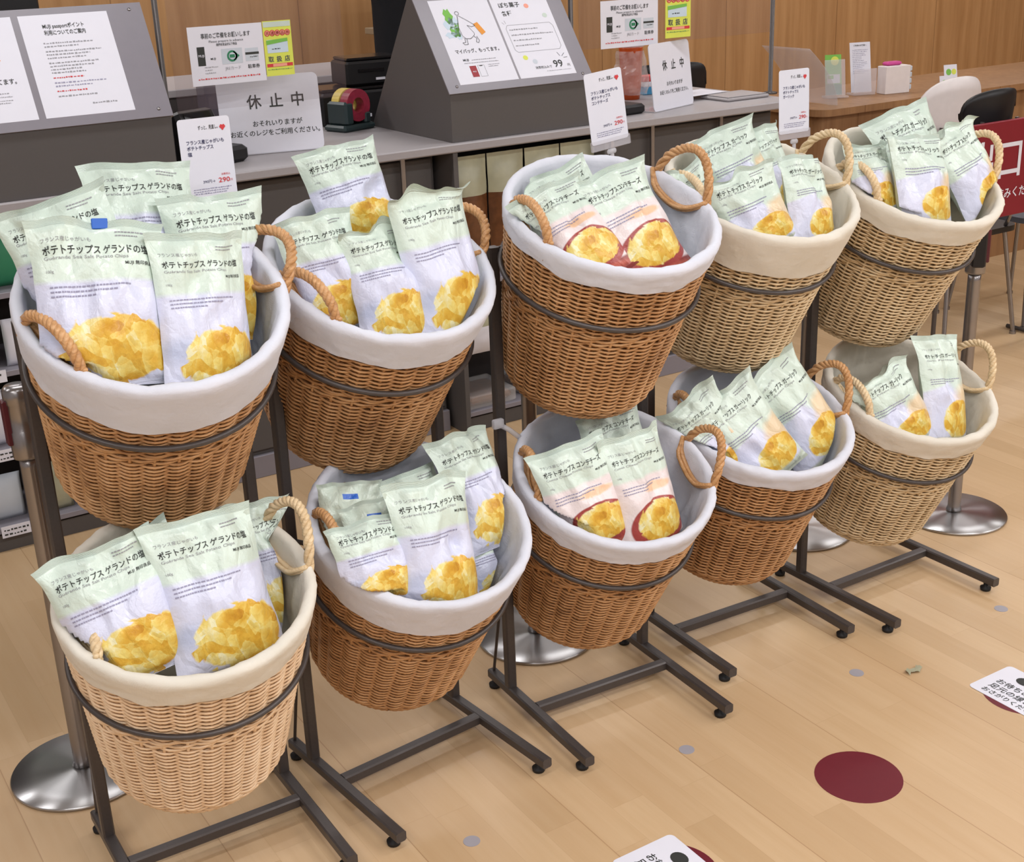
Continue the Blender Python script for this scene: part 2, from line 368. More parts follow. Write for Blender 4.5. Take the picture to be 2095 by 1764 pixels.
def wood_wall(name, a, b, scale=1.0):
    t = NT(name); co = t.coord(); m = t.mapping(co, (9 * scale, 9 * scale, .5 * scale)); g = t.noise(m, 2.2, 5, .62)
    m2 = t.mapping(co, (1.4, 1.4, .12)); h = t.noise(m2, 1.5, 2)
    col = t.mix(t.ramp(g, [(.32, (0, 0, 0)), (.7, (1, 1, 1))]), lin(a), lin(b))
    col = t.mix(t.math('MULTIPLY', t.ramp(h, [(.4, (0, 0, 0)), (.65, (1, 1, 1))]), .35), col, lin(tuple(x * .86 for x in a)))
    sp = t.n('ShaderNodeSeparateXYZ'); t.L(co, sp.inputs[0])
    f = t.math('FRACT', t.math('DIVIDE', sp.outputs[0], .9)); col = t.mix(t.math('MULTIPLY', t.math('LESS_THAN', f, .006), .5), col, lin((90, 58, 30)))
    t.bump(g, .08, .001)
    return t.set(col, .42, 0, .35)
M['floor'] = wood_floor()
M['wall'] = wood_wall('oak_wall_panel', (166, 122, 78), (192, 148, 101))
M['desk'] = wood_wall('oak_desk', (136, 98, 66), (160, 120, 82), 1.6)
M['ceil'] = simple('ceiling_white', (168, 170, 176), .8, var=.01)
M['plain'] = simple('plain_wall_paint', (176, 176, 180), .8, var=.02)
def disc_metal():
    t = NT('brushed_disc_steel'); co = t.coord(); sp = t.n('ShaderNodeSeparateXYZ'); t.L(co, sp.inputs[0])
    an = t.math('ARCTAN2', sp.outputs[1], sp.outputs[0])
    r = t.math('SQRT', t.math('ADD', t.math('POWER', sp.outputs[0], 2), t.math('POWER', sp.outputs[1], 2)))
    cb = t.n('ShaderNodeCombineXYZ'); t.L(t.math('MULTIPLY', r, 900), cb.inputs[0]); f = t.noise(cb.outputs[0], 1, 2)
    tg = t.n('ShaderNodeTangent', direction_type='RADIAL', axis='Z'); t.L(tg.outputs[0], t.b.inputs['Tangent'])
    t.b.inputs['Anisotropic'].default_value = .85; t.b.inputs['Anisotropic Rotation'].default_value = .25
    return t.set(t.mix(f, (.42, .41, .41), (.56, .55, .55)), .3, 1.0)
M['disc'] = disc_metal()

# ---- printed film of the crisp bags: everything below is laid out in the bag's own u (across) and v (up)
GREEN = lin((206, 221, 209)); WHITE = lin((209, 212, 233)); SILVER = lin((186, 194, 178))
def chips_colour(t, uv, pale=False):
    d = t.n('ShaderNodeTexNoise'); d.inputs['Scale'].default_value = 4.5; d.inputs['Detail'].default_value = 4; t.L(uv, d.inputs['Vector'])
    vm = t.n('ShaderNodeVectorMath', operation='MULTIPLY_ADD'); t.L(d.outputs[1], vm.inputs[0]); vm.inputs[1].default_value = (.16, .16, 0); t.L(uv, vm.inputs[2])
    acc = None
    for sc, wt in ((6.0, .46), (10.5, .30)):
        vo = t.n('ShaderNodeTexVoronoi', feature='F1'); vo.inputs['Scale'].default_value = sc; t.L(t.mapping(vm.outputs[0], (.8, 1.3, 1)), vo.inputs['Vector'])
        sp = t.n('ShaderNodeSeparateColor'); t.L(vo.outputs['Color'], sp.inputs[0])
        q = t.math('MULTIPLY', t.math('ADD', sp.outputs[0], t.math('MULTIPLY', vo.outputs['Distance'], .5)), wt); acc = q if acc is None else t.math('ADD', acc, q)
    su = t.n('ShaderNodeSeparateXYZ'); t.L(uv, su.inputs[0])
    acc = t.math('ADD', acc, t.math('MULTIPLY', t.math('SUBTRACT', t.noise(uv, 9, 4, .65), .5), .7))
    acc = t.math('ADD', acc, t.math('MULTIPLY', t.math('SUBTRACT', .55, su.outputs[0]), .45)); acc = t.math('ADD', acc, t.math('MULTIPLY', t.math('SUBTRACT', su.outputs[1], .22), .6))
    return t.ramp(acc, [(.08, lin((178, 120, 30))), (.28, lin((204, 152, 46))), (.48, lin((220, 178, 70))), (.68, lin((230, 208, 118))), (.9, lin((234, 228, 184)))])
def bagmat(name, kind):
    t = NT(name); uvn = t.n('ShaderNodeUVMap').outputs[0]; sp = t.n('ShaderNodeSeparateXYZ'); t.L(uvn, sp.inputs[0]); u, v = sp.outputs[0], sp.outputs[1]
    vw = t.n('ShaderNodeTexVoronoi'); vw.inputs['Scale'].default_value = 9.0; t.L(t.mapping(uvn, (.8, 1.3, 1)), vw.inputs['Vector']); sw = t.n('ShaderNodeSeparateColor'); t.L(vw.outputs['Color'], sw.inputs[0])
    wob = t.math('ADD', t.math('MULTIPLY', t.math('SUBTRACT', t.noise(uvn, 3.2, 3, .6), .5), .13), t.math('MULTIPLY', t.math('SUBTRACT', sw.outputs[0], .5), .055))
    def ell(cx, cy, rx, ry, soft=.04, wk=1.0, w=None):
        a = t.math('POWER', t.math('DIVIDE', t.math('SUBTRACT', u, cx), rx), 2); b = t.math('POWER', t.math('DIVIDE', t.math('SUBTRACT', v, cy), ry), 2)
        r = t.math('SQRT', t.math('ADD', a, b))
        if wk: r = t.math('ADD', r, t.math('MULTIPLY', wob if w is None else w, wk * 2.6))
        return t.math('SUBTRACT', 1, t.math('MINIMUM', 1, t.math('MAXIMUM', 0, t.math('DIVIDE', t.math('SUBTRACT', r, 1 - soft), 2 * soft))))
    def step(x, at, soft): return t.math('MINIMUM', 1, t.math('MAXIMUM', 0, t.math('ADD', .5, t.math('DIVIDE', t.math('SUBTRACT', x, at), soft))))
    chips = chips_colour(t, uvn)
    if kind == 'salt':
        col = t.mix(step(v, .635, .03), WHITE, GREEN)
        col = t.mix(t.math('MULTIPLY', ell(.14, .30, .16, .07, .5, 1.0), .45), col, lin((150, 164, 196)))
        col = t.mix(ell(.58, .225, .42, .205, .03, 1.5), col, chips)
    elif kind == 'cheese':
        col = t.mix(step(v, .655, .03), lin((228, 216, 216)), GREEN)
        col = t.mix(t.math('MULTIPLY', ell(.62, .56, .24, .035, .2, .6), .8), col, lin((232, 186, 140)))
        col = t.mix(step(t.math('SUBTRACT', .115, v), 0, .02), col, lin((140, 62, 58)))
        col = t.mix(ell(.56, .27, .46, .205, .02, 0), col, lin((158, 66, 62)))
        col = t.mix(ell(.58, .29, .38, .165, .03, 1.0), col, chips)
        col = t.mix(t.math('MULTIPLY', ell(.5, .06, .5, .035, .3, .6), .8), col, lin((196, 104, 88)))
    elif kind == 'garlic':
        diag = t.math('ADD', v, t.math('MULTIPLY', u, -.16))
        col = t.mix(step(diag, .50, .03), WHITE, GREEN)
        col = t.mix(step(t.math('ADD', u, t.math('MULTIPLY', v, .9)), 1.06, .08), col, GREEN)
        col = t.mix(t.math('MULTIPLY', ell(.86, .42, .26, .14, .25, 1.0), .9), col, lin((222, 196, 158)))
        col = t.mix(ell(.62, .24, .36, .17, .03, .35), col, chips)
        col = t.mix(step(t.math('SUBTRACT', .085, v), 0, .03), col, SILVER)
    else:
        col = t.mix(t.noise(uvn, 4, 2), GREEN, SILVER)
        bx = t.math('MULTIPLY', t.math('LESS_THAN', t.math('ABSOLUTE', t.math('SUBTRACT', u, .5)), .12), t.math('LESS_THAN', t.math('ABSOLUTE', t.math('SUBTRACT', v, .80)), .035))
        if kind == 'back': col = t.mix(bx, col, lin((46, 98, 190)))
    # crimped seals
    wv = t.math('SINE', t.math('MULTIPLY', v, 900)); band = t.math('MAXIMUM', step(v, .955, .005), step(t.math('SUBTRACT', .03, v), 0, .005))
    h = t.math('ADD', t.math('MULTIPLY', t.math('MULTIPLY', wv, band), .25), t.math('MULTIPLY', t.ramp(t.n_voro(uvn), [(0, (0, 0, 0)), (.5, (1, 1, 1))]), .55))
    h = t.math('ADD', h, t.math('MULTIPLY', t.noise(uvn, 9, 4, .6), .8))
    t.bump(h, .55, .006)
    return t.set(col, .30, 0, .55)
for k in ('salt', 'cheese', 'garlic', 'back', 'plainback'): M['bag_' + k] = bagmat('crisp_bag_film_' + k, k)

# ================================================================== the room
tag(MB().box((-3, -3, -.1), (10, 6.4, 0)).build('floor', M['floor']), kind='structure')
tag(MB().box((-3, -3, 2.75), (10, 6.4, 2.85)).build('ceiling', M['ceil']), kind='structure')
tag(MB().box((-3, 6.2, 0), (10, 6.35, 2.75)).build('wall_back', M['wall']), kind='structure')
tag(MB().box((-3, -3, 0), (-2.9, 6.2, 2.75)).build('wall_left', M['plain']), kind='structure')
tag(MB().box((9.9, -3, 0), (10, 6.2, 2.75)).build('wall_right', M['wall']), kind='structure')
tag(MB().box((-2.9, -3, 0), (9.9, -2.9, 2.75)).build('wall_front', M['plain']), kind='structure')

# ================================================================== basket racks
def tubebar(m, a, b, s=.011, mi=0):
    """square steel bar from a to b"""
    a = Vector(a); b = Vector(b); d = (b - a).normalized(); up = Vector((0, 0, 1)) if abs(d.z) < .9 else Vector((0, 1, 0))
    r = d.cross(up).normalized() * s; u = r.cross(d).normalized() * s
    k = .72; prof = [r + u * k, r * k + u, -r * k + u, -r + u * k, -r - u * k, -r * k - u, r * k - u, r - u * k]
    vs = [a + p for p in prof] + [b + p for p in prof]
    fs = [tuple(range(8)), tuple(range(15, 7, -1))] + [(i, i + 8, (i + 1) % 8 + 8, (i + 1) % 8) for i in range(8)]
    m.add(vs, fs, mi)
DP, DF, DR = .0995, .2294, .1888
def frame_of(bk):
    s, a, z, tau, sig = BASKETS[bk]
    S, F, Z = Vector((1, 0, 0)), Vector((0, -1, 0)), Vector((0, 0, 1))
    n = Z * math.cos(tau) + F * math.sin(tau); n = (n * math.cos(sig) + S * math.sin(sig)).normalized()
    u = (S - n * S.dot(n)).normalized(); w_ = n.cross(u)
    return Vector((s, -a, z)), u, w_, n
RACK_LABEL = ['dark grey steel two-tier basket rack nearest the camera, at the left end of the row', 'dark grey steel basket rack second from the left, its two feet ending in plain bars',
 'dark grey steel basket rack in the middle of the row of five', 'dark grey steel basket rack second from the right in the row', 'dark grey steel basket rack at the far right end, beside the bare floor']
racks = []
for k, (x, y, t) in enumerate(RACKS):
    root = empty('basket_rack', (x, y, 0), t)
    tag(root, RACK_LABEL[k], 'display rack', 'two-tier basket racks standing in a row'); racks.append(root)
    W2 = .18; zt = .033
    for sx in (-1, 1):
        f = MB(); tubebar(f, (sx * W2, -DF, zt), (sx * W2, DR, zt))
        fo = f.build('foot_bar', M['rack'], root)
        for yy in (-DF + .03, DR - .012):
            MB().lathe([(.006, .0), (.013, .001), (.014, .009), (.006, .011), (.006, .024)], 14, c=(sx * W2, yy, 0)).build('leveling_foot', M['rubber'], fo, True)
        c0, u, w_, n = frame_of('%dT' % k); rc = c0 - n * .128
        ztop = rc.z + ((DP - rc.y) * -n.y) / n.z
        p = MB(); tubebar(p, (sx * W2, DP, zt + .01), (sx * W2, DP, ztop + .004)); p.build('post', M['rack'], root)
        b = MB(); b.tube([(sx * W2, DR - .01, zt + .008), (sx * W2, DP + .012, .33)], .0035, 8); b.build('brace', M['rack'], root)
    cb = MB(); tubebar(cb, (-W2 + .01, 0, zt), (W2 - .01, 0, zt)); cb.build('crossbar', M['rack'], root)
    for bk in ('%dT' % k, '%dB' % k):
        c0, u, w_, n = frame_of(bk); rc = c0 - n * .128; r = MB()
        r.tube([rc + (u * math.cos(a) + w_ * math.sin(a)) * .2 for a in [2 * math.pi * i / 72 for i in range(72)]], .0052, 8, closed=True)
        for sx in (-1, 1):   # lug from the ring back to the post
            best = min([rc + (u * math.cos(a) + w_ * math.sin(a)) * .2 for a in [math.pi * i / 60 for i in range(120)]], key=lambda q: abs(q.x - sx * W2) + abs(q.y - DP) * 1.0)
            q = Vector((sx * W2, DP, max(.1, best.z)))
            r.tube([best, q], .005, 8)
        r.build('basket_ring', M['rack'], root, True)

# ================================================================== baskets
RW = lambda d: .2045 - (.2045 - .157) * min(1, d / .385)
HB = .385
def weave():
    m = MB(); NS = 30; SEG = NS * 4; rows = 76; dz = (HB - .012) / rows
    def ringtube(d, R, amp, ph, r, rz, n=5, double=0):
        vs = []; fs = []
        for i in range(SEG):
            a = 2 * math.pi * i / SEG; o = amp * math.cos(NS / 2 * a + ph); q = R + o; lift = double * math.sin(NS * a / 2 + ph) * .0016
            for k in range(n):
                b = 2 * math.pi * k / n; rr = q + r * math.cos(b); vs.append((rr * math.cos(a), rr * math.sin(a), -d + rz * math.sin(b) + lift))
        for i in range(SEG):
            j = (i + 1) % SEG
            for k in range(n): l = (k + 1) % n; fs.append((i * n + k, j * n + k, j * n + l, i * n + l))
        m.add(vs, fs)
    rn = random.Random(4)
    for r_ in range(rows):
        d = .006 + r_ * dz; R = RW(d)
        if d > HB - .03: R -= .012 * ((d - (HB - .03)) / .03) ** 2
        thick = r_ in (32, 33, 34, 35) or r_ > rows - 4
        ringtube(d + rn.uniform(-.0006, .0006), R, .0050 if not thick else .0034, (r_ % 2) * math.pi + (0.5 if thick else 0) * r_, .0023, .0026 if not thick else .0031, double=1 if thick else 0)
    for i in range(NS):
        a = 2 * math.pi * (i + .0) / NS
        pts = [((RW(d) - (.012 * ((d - .355) / .03) ** 2 if d > .355 else 0)) * math.cos(a), RW(d) * math.sin(a) - (.012 * ((d - .355) / .03) ** 2 * math.sin(a) if d > .355 else 0), -d) for d in (0, .06, .12, .18, .24, .3, .355, .37, .384)]
        m.tube(pts, .0032, 6)
    # added shell behind the weave to keep its gaps dark, and the woven base
    m.lathe([(RW(0) - .0076, -.002), (RW(.2) - .0076, -.2), (RW(.355) - .0076, -.355), (RW(.38) - .018, -.382)], 60, cap=False)
    for r_ in range(14): ringtube(HB + .001, .143 - r_ * .0104, 0, 0, .0056, .003)
    m.lathe([(.146, -HB + .002), (.0, -HB + .002)], 40, cap=False)
    # twisted foot border
    for s_ in range(3):
        pts = []
        for i in range(160):
            a = 2 * math.pi * i / 160; b = a * 24 + s_ * 2.094; rr = .1465 + .003 * math.cos(b); pts.append((rr * math.cos(a), rr * math.sin(a), -HB - .0005 + .003 * math.sin(b)))
        m.tube(pts, .0028, 5, closed=True)
    # border round the mouth, under the cloth
    m.tube([((.2045) * math.cos(2 * math.pi * i / 60), .2045 * math.sin(2 * math.pi * i / 60), 0) for i in range(60)], .0055, 6, closed=True)
    return m
weave_proto = weave().build('woven_body', M['wick_brown'], None, True)
weave_me = weave_proto.data; D.objects.remove(weave_proto)
def rope_arch(sp=.385, h=.088, tilt=0.0, low=True):
    """twisted handle between azimuth -sp and +sp at the mouth (x outward)"""
    m = MB(); R = .2; N = 70; base = []
    for i in range(N + 1):
        t_ = i / N; a = -sp + 2 * sp * t_; hh = h * math.sin(math.pi * t_) ** .62
        base.append(Vector(((R + .004 + math.sin(tilt) * hh) * math.cos(a * .96), R * math.sin(a), -.02 + .02 * min(1, 8 * t_, 8 * (1 - t_)) + math.cos(tilt) * hh)))
    for s_ in range(3):
        pts = []
        for i, p in enumerate(base):
            t = (base[min(i + 1, N)] - base[max(i - 1, 0)]).normalized(); a = t.orthogonal()
            a = (Vector((1, 0, 0)) - t * t.x).normalized(); b = t.cross(a); an = s_ * 2.0944 + i * .52
            pts.append(p + (a * math.cos(an) + b * math.sin(an)) * .0046)
        m.tube(pts, .0052, 6)
    if low:   # canes bound in under the arch
        for s_ in range(4):
            pts = []
            for i in range(15):
                t_ = i / 14; a = -sp + 2 * sp * t_
                g_ = min(1, 6 * t_, 6 * (1 - t_)); pts.append(((R - (.014 + .0045 * s_) * g_) * math.cos(a * .96), (R - .010 * g_) * math.sin(a), .012 - .040 * math.sin(math.pi * t_) ** .8 + .005 * (s_ % 2)))
            m.tube(pts, .0045, 6)
    return m
def liner(seed, skirt, front_extra, cols):
    m = MB(); NA = 110; rn = random.Random(seed); of = rn.uniform(0, 50)
    prof = []   # (kind, param)
    rows = 30; vs = []
    for j in range(rows):
        row = []
        for i in range(NA):
            a = 2 * math.pi * i / NA; ca, sa = math.cos(a), math.sin(a)
            nz = noise.noise((ca * 2.2 + of, sa * 2.2, j * .12)); nf = noise.noise((ca * 7 + of, sa * 7, j * .25 + 9)); nd = noise.noise((ca * 16, sa * 16 + of, j * .5))
            Ls = skirt + front_extra * max(0, -sa) + .010 * noise.noise((ca * 3 + of, sa * 3, 3)) + .004 * noise.noise((ca * 9, sa * 9 + of, 3))
            if j < 14:
                t_ = 1 - j / 13.0; d = .004 + .30 * t_; r = RW(d) - .012 - .010 * t_ + (.010 * nf + .006 * nz + .004 * nd) * min(1, t_ * 4) + .0015 * nd; z = -d
            elif j < 21:
                q = (j - 14 + .5) / 7 * math.pi; rc = .2045; rr = .0105 + .0022 * nf + .0016 * nd + .0010 * noise.noise((ca * 30, sa * 30 + of, 1))
                r = rc - rr * math.cos(q); z = .0035 + rr * math.sin(q) + .0028 * nz + .0012 * nf
            else:
                t_ = (j - 20) / (rows - 21.0); d = -.0035 + (Ls + .0035) * t_; r = RW(max(0, d)) + .0108 - .0020 * t_ + (.0026 * nf + .0016 * nd) * (.3 + .5 * t_); z = -d
            row.append((r * ca, r * sa, z))
        vs += row
    fs = []
    for j in range(rows - 1):
        for i in range(NA):
            l = (i + 1) % NA; fs.append((j * NA + i, j * NA + l, (j + 1) * NA + l, (j + 1) * NA + i))
    fs.append(tuple(range(NA - 1, -1, -1)))
    return m.add(vs, fs)
BSPEC = {  # body, liner, skirt length, extra at the front, label
 '0T': ('wick_brown', 'fabric_white', .070, .022, 'honey-brown wicker basket with deep white liner band, upper basket of the nearest rack'),
 '1T': ('wick_brown', 'fabric_white', .058, .004, 'honey-brown wicker basket with white liner band, upper basket of the second rack'),
 '2T': ('wick_brown', 'fabric_white', .034, .004, 'brown wicker basket of cheese crisps, upper basket of the middle rack'),
 '3T': ('wick_nat', 'fabric_cream', .072, .018, 'straw-coloured wicker basket with deep cream liner band, upper basket of the fourth rack'),
 '4T': ('wick_nat', 'fabric_cream', .040, .008, 'straw-coloured wicker basket with thick cream rim, upper basket of the farthest rack'),
 '0B': ('wick_pale', 'fabric_cream', .040, .006, 'pale blond wicker basket with cream liner, lower basket of the nearest rack'),
 '1B': ('wick_brown', 'fabric_white', .062, .020, 'brown wicker basket with deep white liner band, lower basket of the second rack'),
 '2B': ('wick_brown', 'fabric_white', .040, .006, 'brown wicker basket of cheese crisps, lower basket of the middle rack'),
 '3B': ('wick_brown', 'fabric_white', .036, .004, 'brown wicker basket of garlic crisps, lower basket of the fourth rack'),
 '4B': ('wick_nat', 'fabric_cream', .042, .004, 'straw-coloured wicker basket holding two bags, lower basket of the farthest rack')}
HAND = {'0T': (-160, 13), '1T': (-165, 13), '2T': (-179, 13), '3T': (172, 9), '4T': (180, -2), '0B': (-174, 9), '1B': (173, 6), '2B': (166, -10), '3B': (164, 2), '4B': (175, -3)}
HSTY = {'0T': ('in', 'out'), '1T': ('in', 'out'), '2T': ('in', 'up'), '3T': ('flat', 'up'), '4T': ('in', 'up'), '0B': ('flat', 'up'), '1B': ('in', 'flat'), '2B': ('in', 'up'), '3B': ('in', 'up'), '4B': ('in', 'up')}
arch = {}
for mat in ('wick_brown', 'wick_nat', 'wick_pale'):
    for nm, args in (('in', dict(h=.055, tilt=-.30)), ('up', dict(h=.088, tilt=.15)), ('out', dict(h=.06, tilt=.85)), ('flat', dict(h=.045, tilt=-.9))):
        o = rope_arch(**args).build('handle', M[mat], None, True); arch[mat, nm] = o.data; D.objects.remove(o)
basket_of = {}
for i, bk in enumerate(BSPEC):
    body, lin_, sk, fe, lab = BSPEC[bk]; rack = RACKS[int(bk[0])]
    Rz = Matrix.Translation((rack[0], rack[1], 0)) @ Matrix.Rotation(rack[2], 4, 'Z')
    c0, u, w_, n = frame_of(bk)
    root = empty('wicker_basket'); root.matrix_world = Rz @ Matrix(((u.x, w_.x, n.x, c0.x), (u.y, w_.y, n.y, c0.y), (u.z, w_.z, n.z, c0.z), (0, 0, 0, 1)))
    tag(root, lab, 'basket', 'lined wicker baskets on the racks'); basket_of[bk] = root
    o = D.objects.new('woven_body', weave_me); C.objects.link(o); o.parent = root; o.rotation_euler = (0, 0, i * .7)
    o.material_slots[0].link = 'OBJECT'; o.material_slots[0].material = M[body]
    liner(i * 3 + 1, sk, fe, lin_).build('fabric_liner', M[lin_], root, True)
    for q, az in enumerate(HAND[bk][:1] if bk == '1B' else HAND[bk]):
        hm = 'wick_nat' if body == 'wick_nat' or bk == '0B' else 'wick_brown'
        h = D.objects.new('handle', arch[hm, HSTY[bk][q]]); C.objects.link(h); h.parent = root; h.rotation_euler = (0, 0, math.radians(az))

# ================================================================== bags of crisps
FLAV = {'salt': ('ポテトチップス ゲランドの塩', 'Guérande Sea Salt Potato Chips'), 'cheese': ('ポテトチップス コンテチーズ', 'Comté Cheese Potato Chips'), 'garlic': ('ポテトチップス ガーリック', 'Garlic Potato Chips')}
def bag(kind, B, U, Nv, w, h, seed, opt, label, group, bk):
    rn = random.Random(seed * 7 + 3); NU, NV = 34, 48; of = rn.uniform(0, 90)
    T = min(.044, w * .235) * rn.uniform(.9, 1.05)
    fold = 'fold' in opt; vb = .86 if fold else .80; kb = 34 if fold else rn.uniform(-5, 7); fdir = 1
    tw = rn.uniform(-.10, .10); phs = rn.uniform(0, 6)
    dent = [(rn.uniform(-.8, .8), rn.uniform(.45, .9), rn.uniform(.15, .3), rn.uniform(.006, .014)) for _ in range(7)]
    def surf(i, j, side):
        s = 2 * i / NU - 1; v = j / NV
        env = max(0, math.sin(math.pi * min(1, max(0, (v - .025) / .935)))) ** .55
        env *= 1 - .28 * max(0, v - .5)
        t_ = T * max(0, 1 - abs(s) ** 2.7) ** .8 * env
        x = s * w / 2 * (1 - .085 * math.sin(math.pi * v) ** .8 + .035 * max(0, v - .9) * 10 + .02 * max(0, .08 - v) * 10) + .003 * noise.noise((v * 5 + of, s * 2, 1))
        cr = .0075 * math.sin(s * 8 + phs + 2.2 * noise.noise((s * 2.5, v * 3 + of, 2))) * math.exp(-((.955 - v) / .13) ** 2) * (1 - s * s * .4)
        cr += .0035 * math.sin(s * 7 + phs * 2) * math.exp(-((v - .03) / .09) ** 2)
        p = (s * w * 9 + of, v * h * 9, side * 4)
        rd = 1 - abs(noise.noise(p)) * 3.2; rd2 = 1 - abs(noise.noise((p[0] * 2.1 + 7, p[1] * 1.7, p[2]))) * 2.6
        cr += (.0085 * rd + .0042 * rd2) * env * (.45 + .85 * v) * (1 - s * s)
        for ds, dv, dr, da in dent:
            q = ((s - ds) ** 2 + ((v - dv) * 1.8) ** 2) / dr ** 2; cr -= da * math.exp(-q) * env
        if v > .955 or v < .025: t_ = .0005; cr *= .5 if v > .955 else 1; y = side * -t_ + cr * .6 * 1
        else: y = -side * (t_ + cr * .8 + .0005)
        lean = .010 * math.sin(s * 3.4 + phs) * max(0, v - .78) * 4.5 + .006 * math.sin(s * 8 + phs * 1.7) * max(0, v - .86) * 7
        y += lean
        z = v * h * (1 - .012 * env) + .010 * noise.noise((s * 1.3 + of, 8, 3)) * max(0, v - .6) * 2.5 + .004 * noise.noise((s * 1.5 + of, 5, 1)) * v
        if v > vb:
            zb = vb * h; dz = z - zb
            if abs(kb) > .5:
                R = 1 / kb; an = dz * kb
                ny = y; y = -(R - (R + y * 1.0) * math.cos(an)) if False else y * math.cos(an) - R * (1 - math.cos(an)); z = zb + R * math.sin(an) + ny * math.sin(an)
        a = tw * (v - .5); x, y = x * math.cos(a) - y * math.sin(a), x * math.sin(a) + y * math.cos(a)
        return (x, y, z)
    G = [[Vector(surf(i, j, 1)) for i in range(NU + 1)] for j in range(NV + 1)]
    K = [[Vector(surf(i, j, -1)) for i in range(NU + 1)] for j in range(NV + 1)]
    for j in range(NV + 1):
        for i in (0, NU): K[j][i] = G[j][i] = (G[j][i] + K[j][i]) / 2
    for i in range(NU + 1):
        for j in (0, NV): K[j][i] = G[j][i] = (G[j][i] + K[j][i]) / 2
    # the film gives way where it presses on the cloth lining: keep it inside the mouth and walls of its basket
    U = Vector(U).normalized(); Nv = Vector(Nv).normalized(); S = U.cross(Nv).normalized(); Y = -Nv; B = Vector(B)
    MW = Matrix(((S.x, Y.x, U.x, B.x), (S.y, Y.y, U.y, B.y), (S.z, Y.z, U.z, B.z), (0, 0, 0, 1)))
    toB = basket_of[bk].matrix_world.inverted() @ MW; back = toB.inverted()
    def press(p, inset):
        q = toB @ p; r_ = math.hypot(q.x, q.y); lim = RW(max(0, -q.z)) - .0285 - inset + (max(0, q.z - .008) * 3.0)
        if q.z < -.27: q.z = -.27 + (q.z + .27) * .05
        if r_ > lim and q.z < .09: k = (lim + (r_ - lim) * .04) / r_; q.x *= k; q.y *= k
        return back @ q
    for j in range(NV + 1):
        for i in range(NU + 1): G[j][i] = press(G[j][i], .0); K[j][i] = press(K[j][i], -.0006) if 0 < i < NU and 0 < j < NV else G[j][i]
    m = MB(); uv = []
    vs = [p for r in G for p in r]; W_ = NU + 1
    m.add(vs, [(j * W_ + i, j * W_ + i + 1, (j + 1) * W_ + i + 1, (j + 1) * W_ + i) for j in range(NV) for i in range(NU)], 0)
    uv += [(i / NU, j / NV) for j in range(NV + 1) for i in range(NU + 1)]
    m.add([p for r in K for p in r], [(j * W_ + i + 1, j * W_ + i, (j + 1) * W_ + i, (j + 1) * W_ + i + 1) for j in range(NV) for i in range(NU)], 1)
    uv += [(i / NU, j / NV) for j in range(NV + 1) for i in range(NU + 1)]
    asp = h / w
    def at(u, v, off):
        x = min(NU - .001, max(0, u * NU)); y = min(NV - .001, max(0, v * NV)); i, j = int(x), int(y); a, b = x - i, y - j
        p00, p10, p01, p11 = G[j][i], G[j][i + 1], G[j + 1][i], G[j + 1][i + 1]
        p = p00 * (1 - a) * (1 - b) + p10 * a * (1 - b) + p01 * (1 - a) * b + p11 * a * b
        nn = ((p10 - p00) + (p11 - p01)).cross((p01 - p00) + (p11 - p10)).normalized()
        return p + nn * off
    def put(vs2, fs2, mi, off=.0009):
        m.add([at(a, b, off) for a, b in vs2], fs2, mi); uv.extend([(.5, .5)] * len(vs2))
    def word(s_, u0, v0, size, mi, wid=None, bold=0, right=None):
        vs2, fs2, Wd = text2d(s_, bold); kx = (wid / Wd) if wid else size
        if right: u0 = right - Wd * kx
        ky = size / asp
        put([(u0 + a * kx, v0 + b * ky) for a, b in vs2], fs2, mi)
    def fine(u0, v0, wid, size, rows, mi):
        rq = random.Random(5)
        for r_ in range(rows):
            X = u0; e = u0 + wid * (1 - .22 * r_)
            while X < e:
                a = rq.uniform(.6, 1.6) * size; yy = v0 - r_ * size * 1.6 / asp
                put([(X, yy), (X + a * .85, yy), (X + a * .85, yy + size * .55 / asp), (X, yy + size * .55 / asp)], [(0, 1, 2, 3)], mi, .0009); X += a + size * .15
    if kind in FLAV:
        jp, en = FLAV[kind]; wj = .80 if kind == 'salt' else .74 if kind == 'cheese' else .70
        word('フランス産じゃがいも', .09, .865, .036, 3)
        word(jp, .09, .795, .072, 2, wid=wj, bold=.012)
        word(en, .09, .765, .034, 3, wid=wj * .8)
        word('MUJI 無印良品', .6, .725, .034, 2, right=.91, bold=.01)
        word('100g', .09, .69, .03, 3)
        fine(.1, .60, .62, .022, 3, 4); fine(.64, .915, .22, .018, 2, 3)
    me = D.meshes.new('crisp_bag'); me.from_pydata(m.v, [], m.f)
    for q in ('bag_' + kind, 'bag_plainback', 'ink', 'ink_grey', 'ink_soft'): me.materials.append(M[q])
    me.polygons.foreach_set('material_index', m.m); me.polygons.foreach_set('use_smooth', [x < 2 for x in m.m])
    ul = me.uv_layers.new(name='UVMap'); li = [0] * len(me.loops); me.loops.foreach_get('vertex_index', li)
    flat = [c_ for v_ in li for c_ in uv[v_]]; ul.data.foreach_set('uv', flat); me.update()
    o = D.objects.new('crisp_bag', me); C.objects.link(o)
    o.matrix_world = MW
    tag(o, label, 'bag of crisps', group)
    if 'clip' in opt:
        q = at(.56, .985, .002); e = MB(); e.box((q.x - .012, q.y - .003, q.z - .007), (q.x + .012, q.y + .002, q.z + .009), 0, .001); e.build('seal_tab', M['bluetab'], o)
        tag(D.objects[-1] if False else o.children[0], 'blue tab')
    return o
ILL = ['back middle bag', 'x']
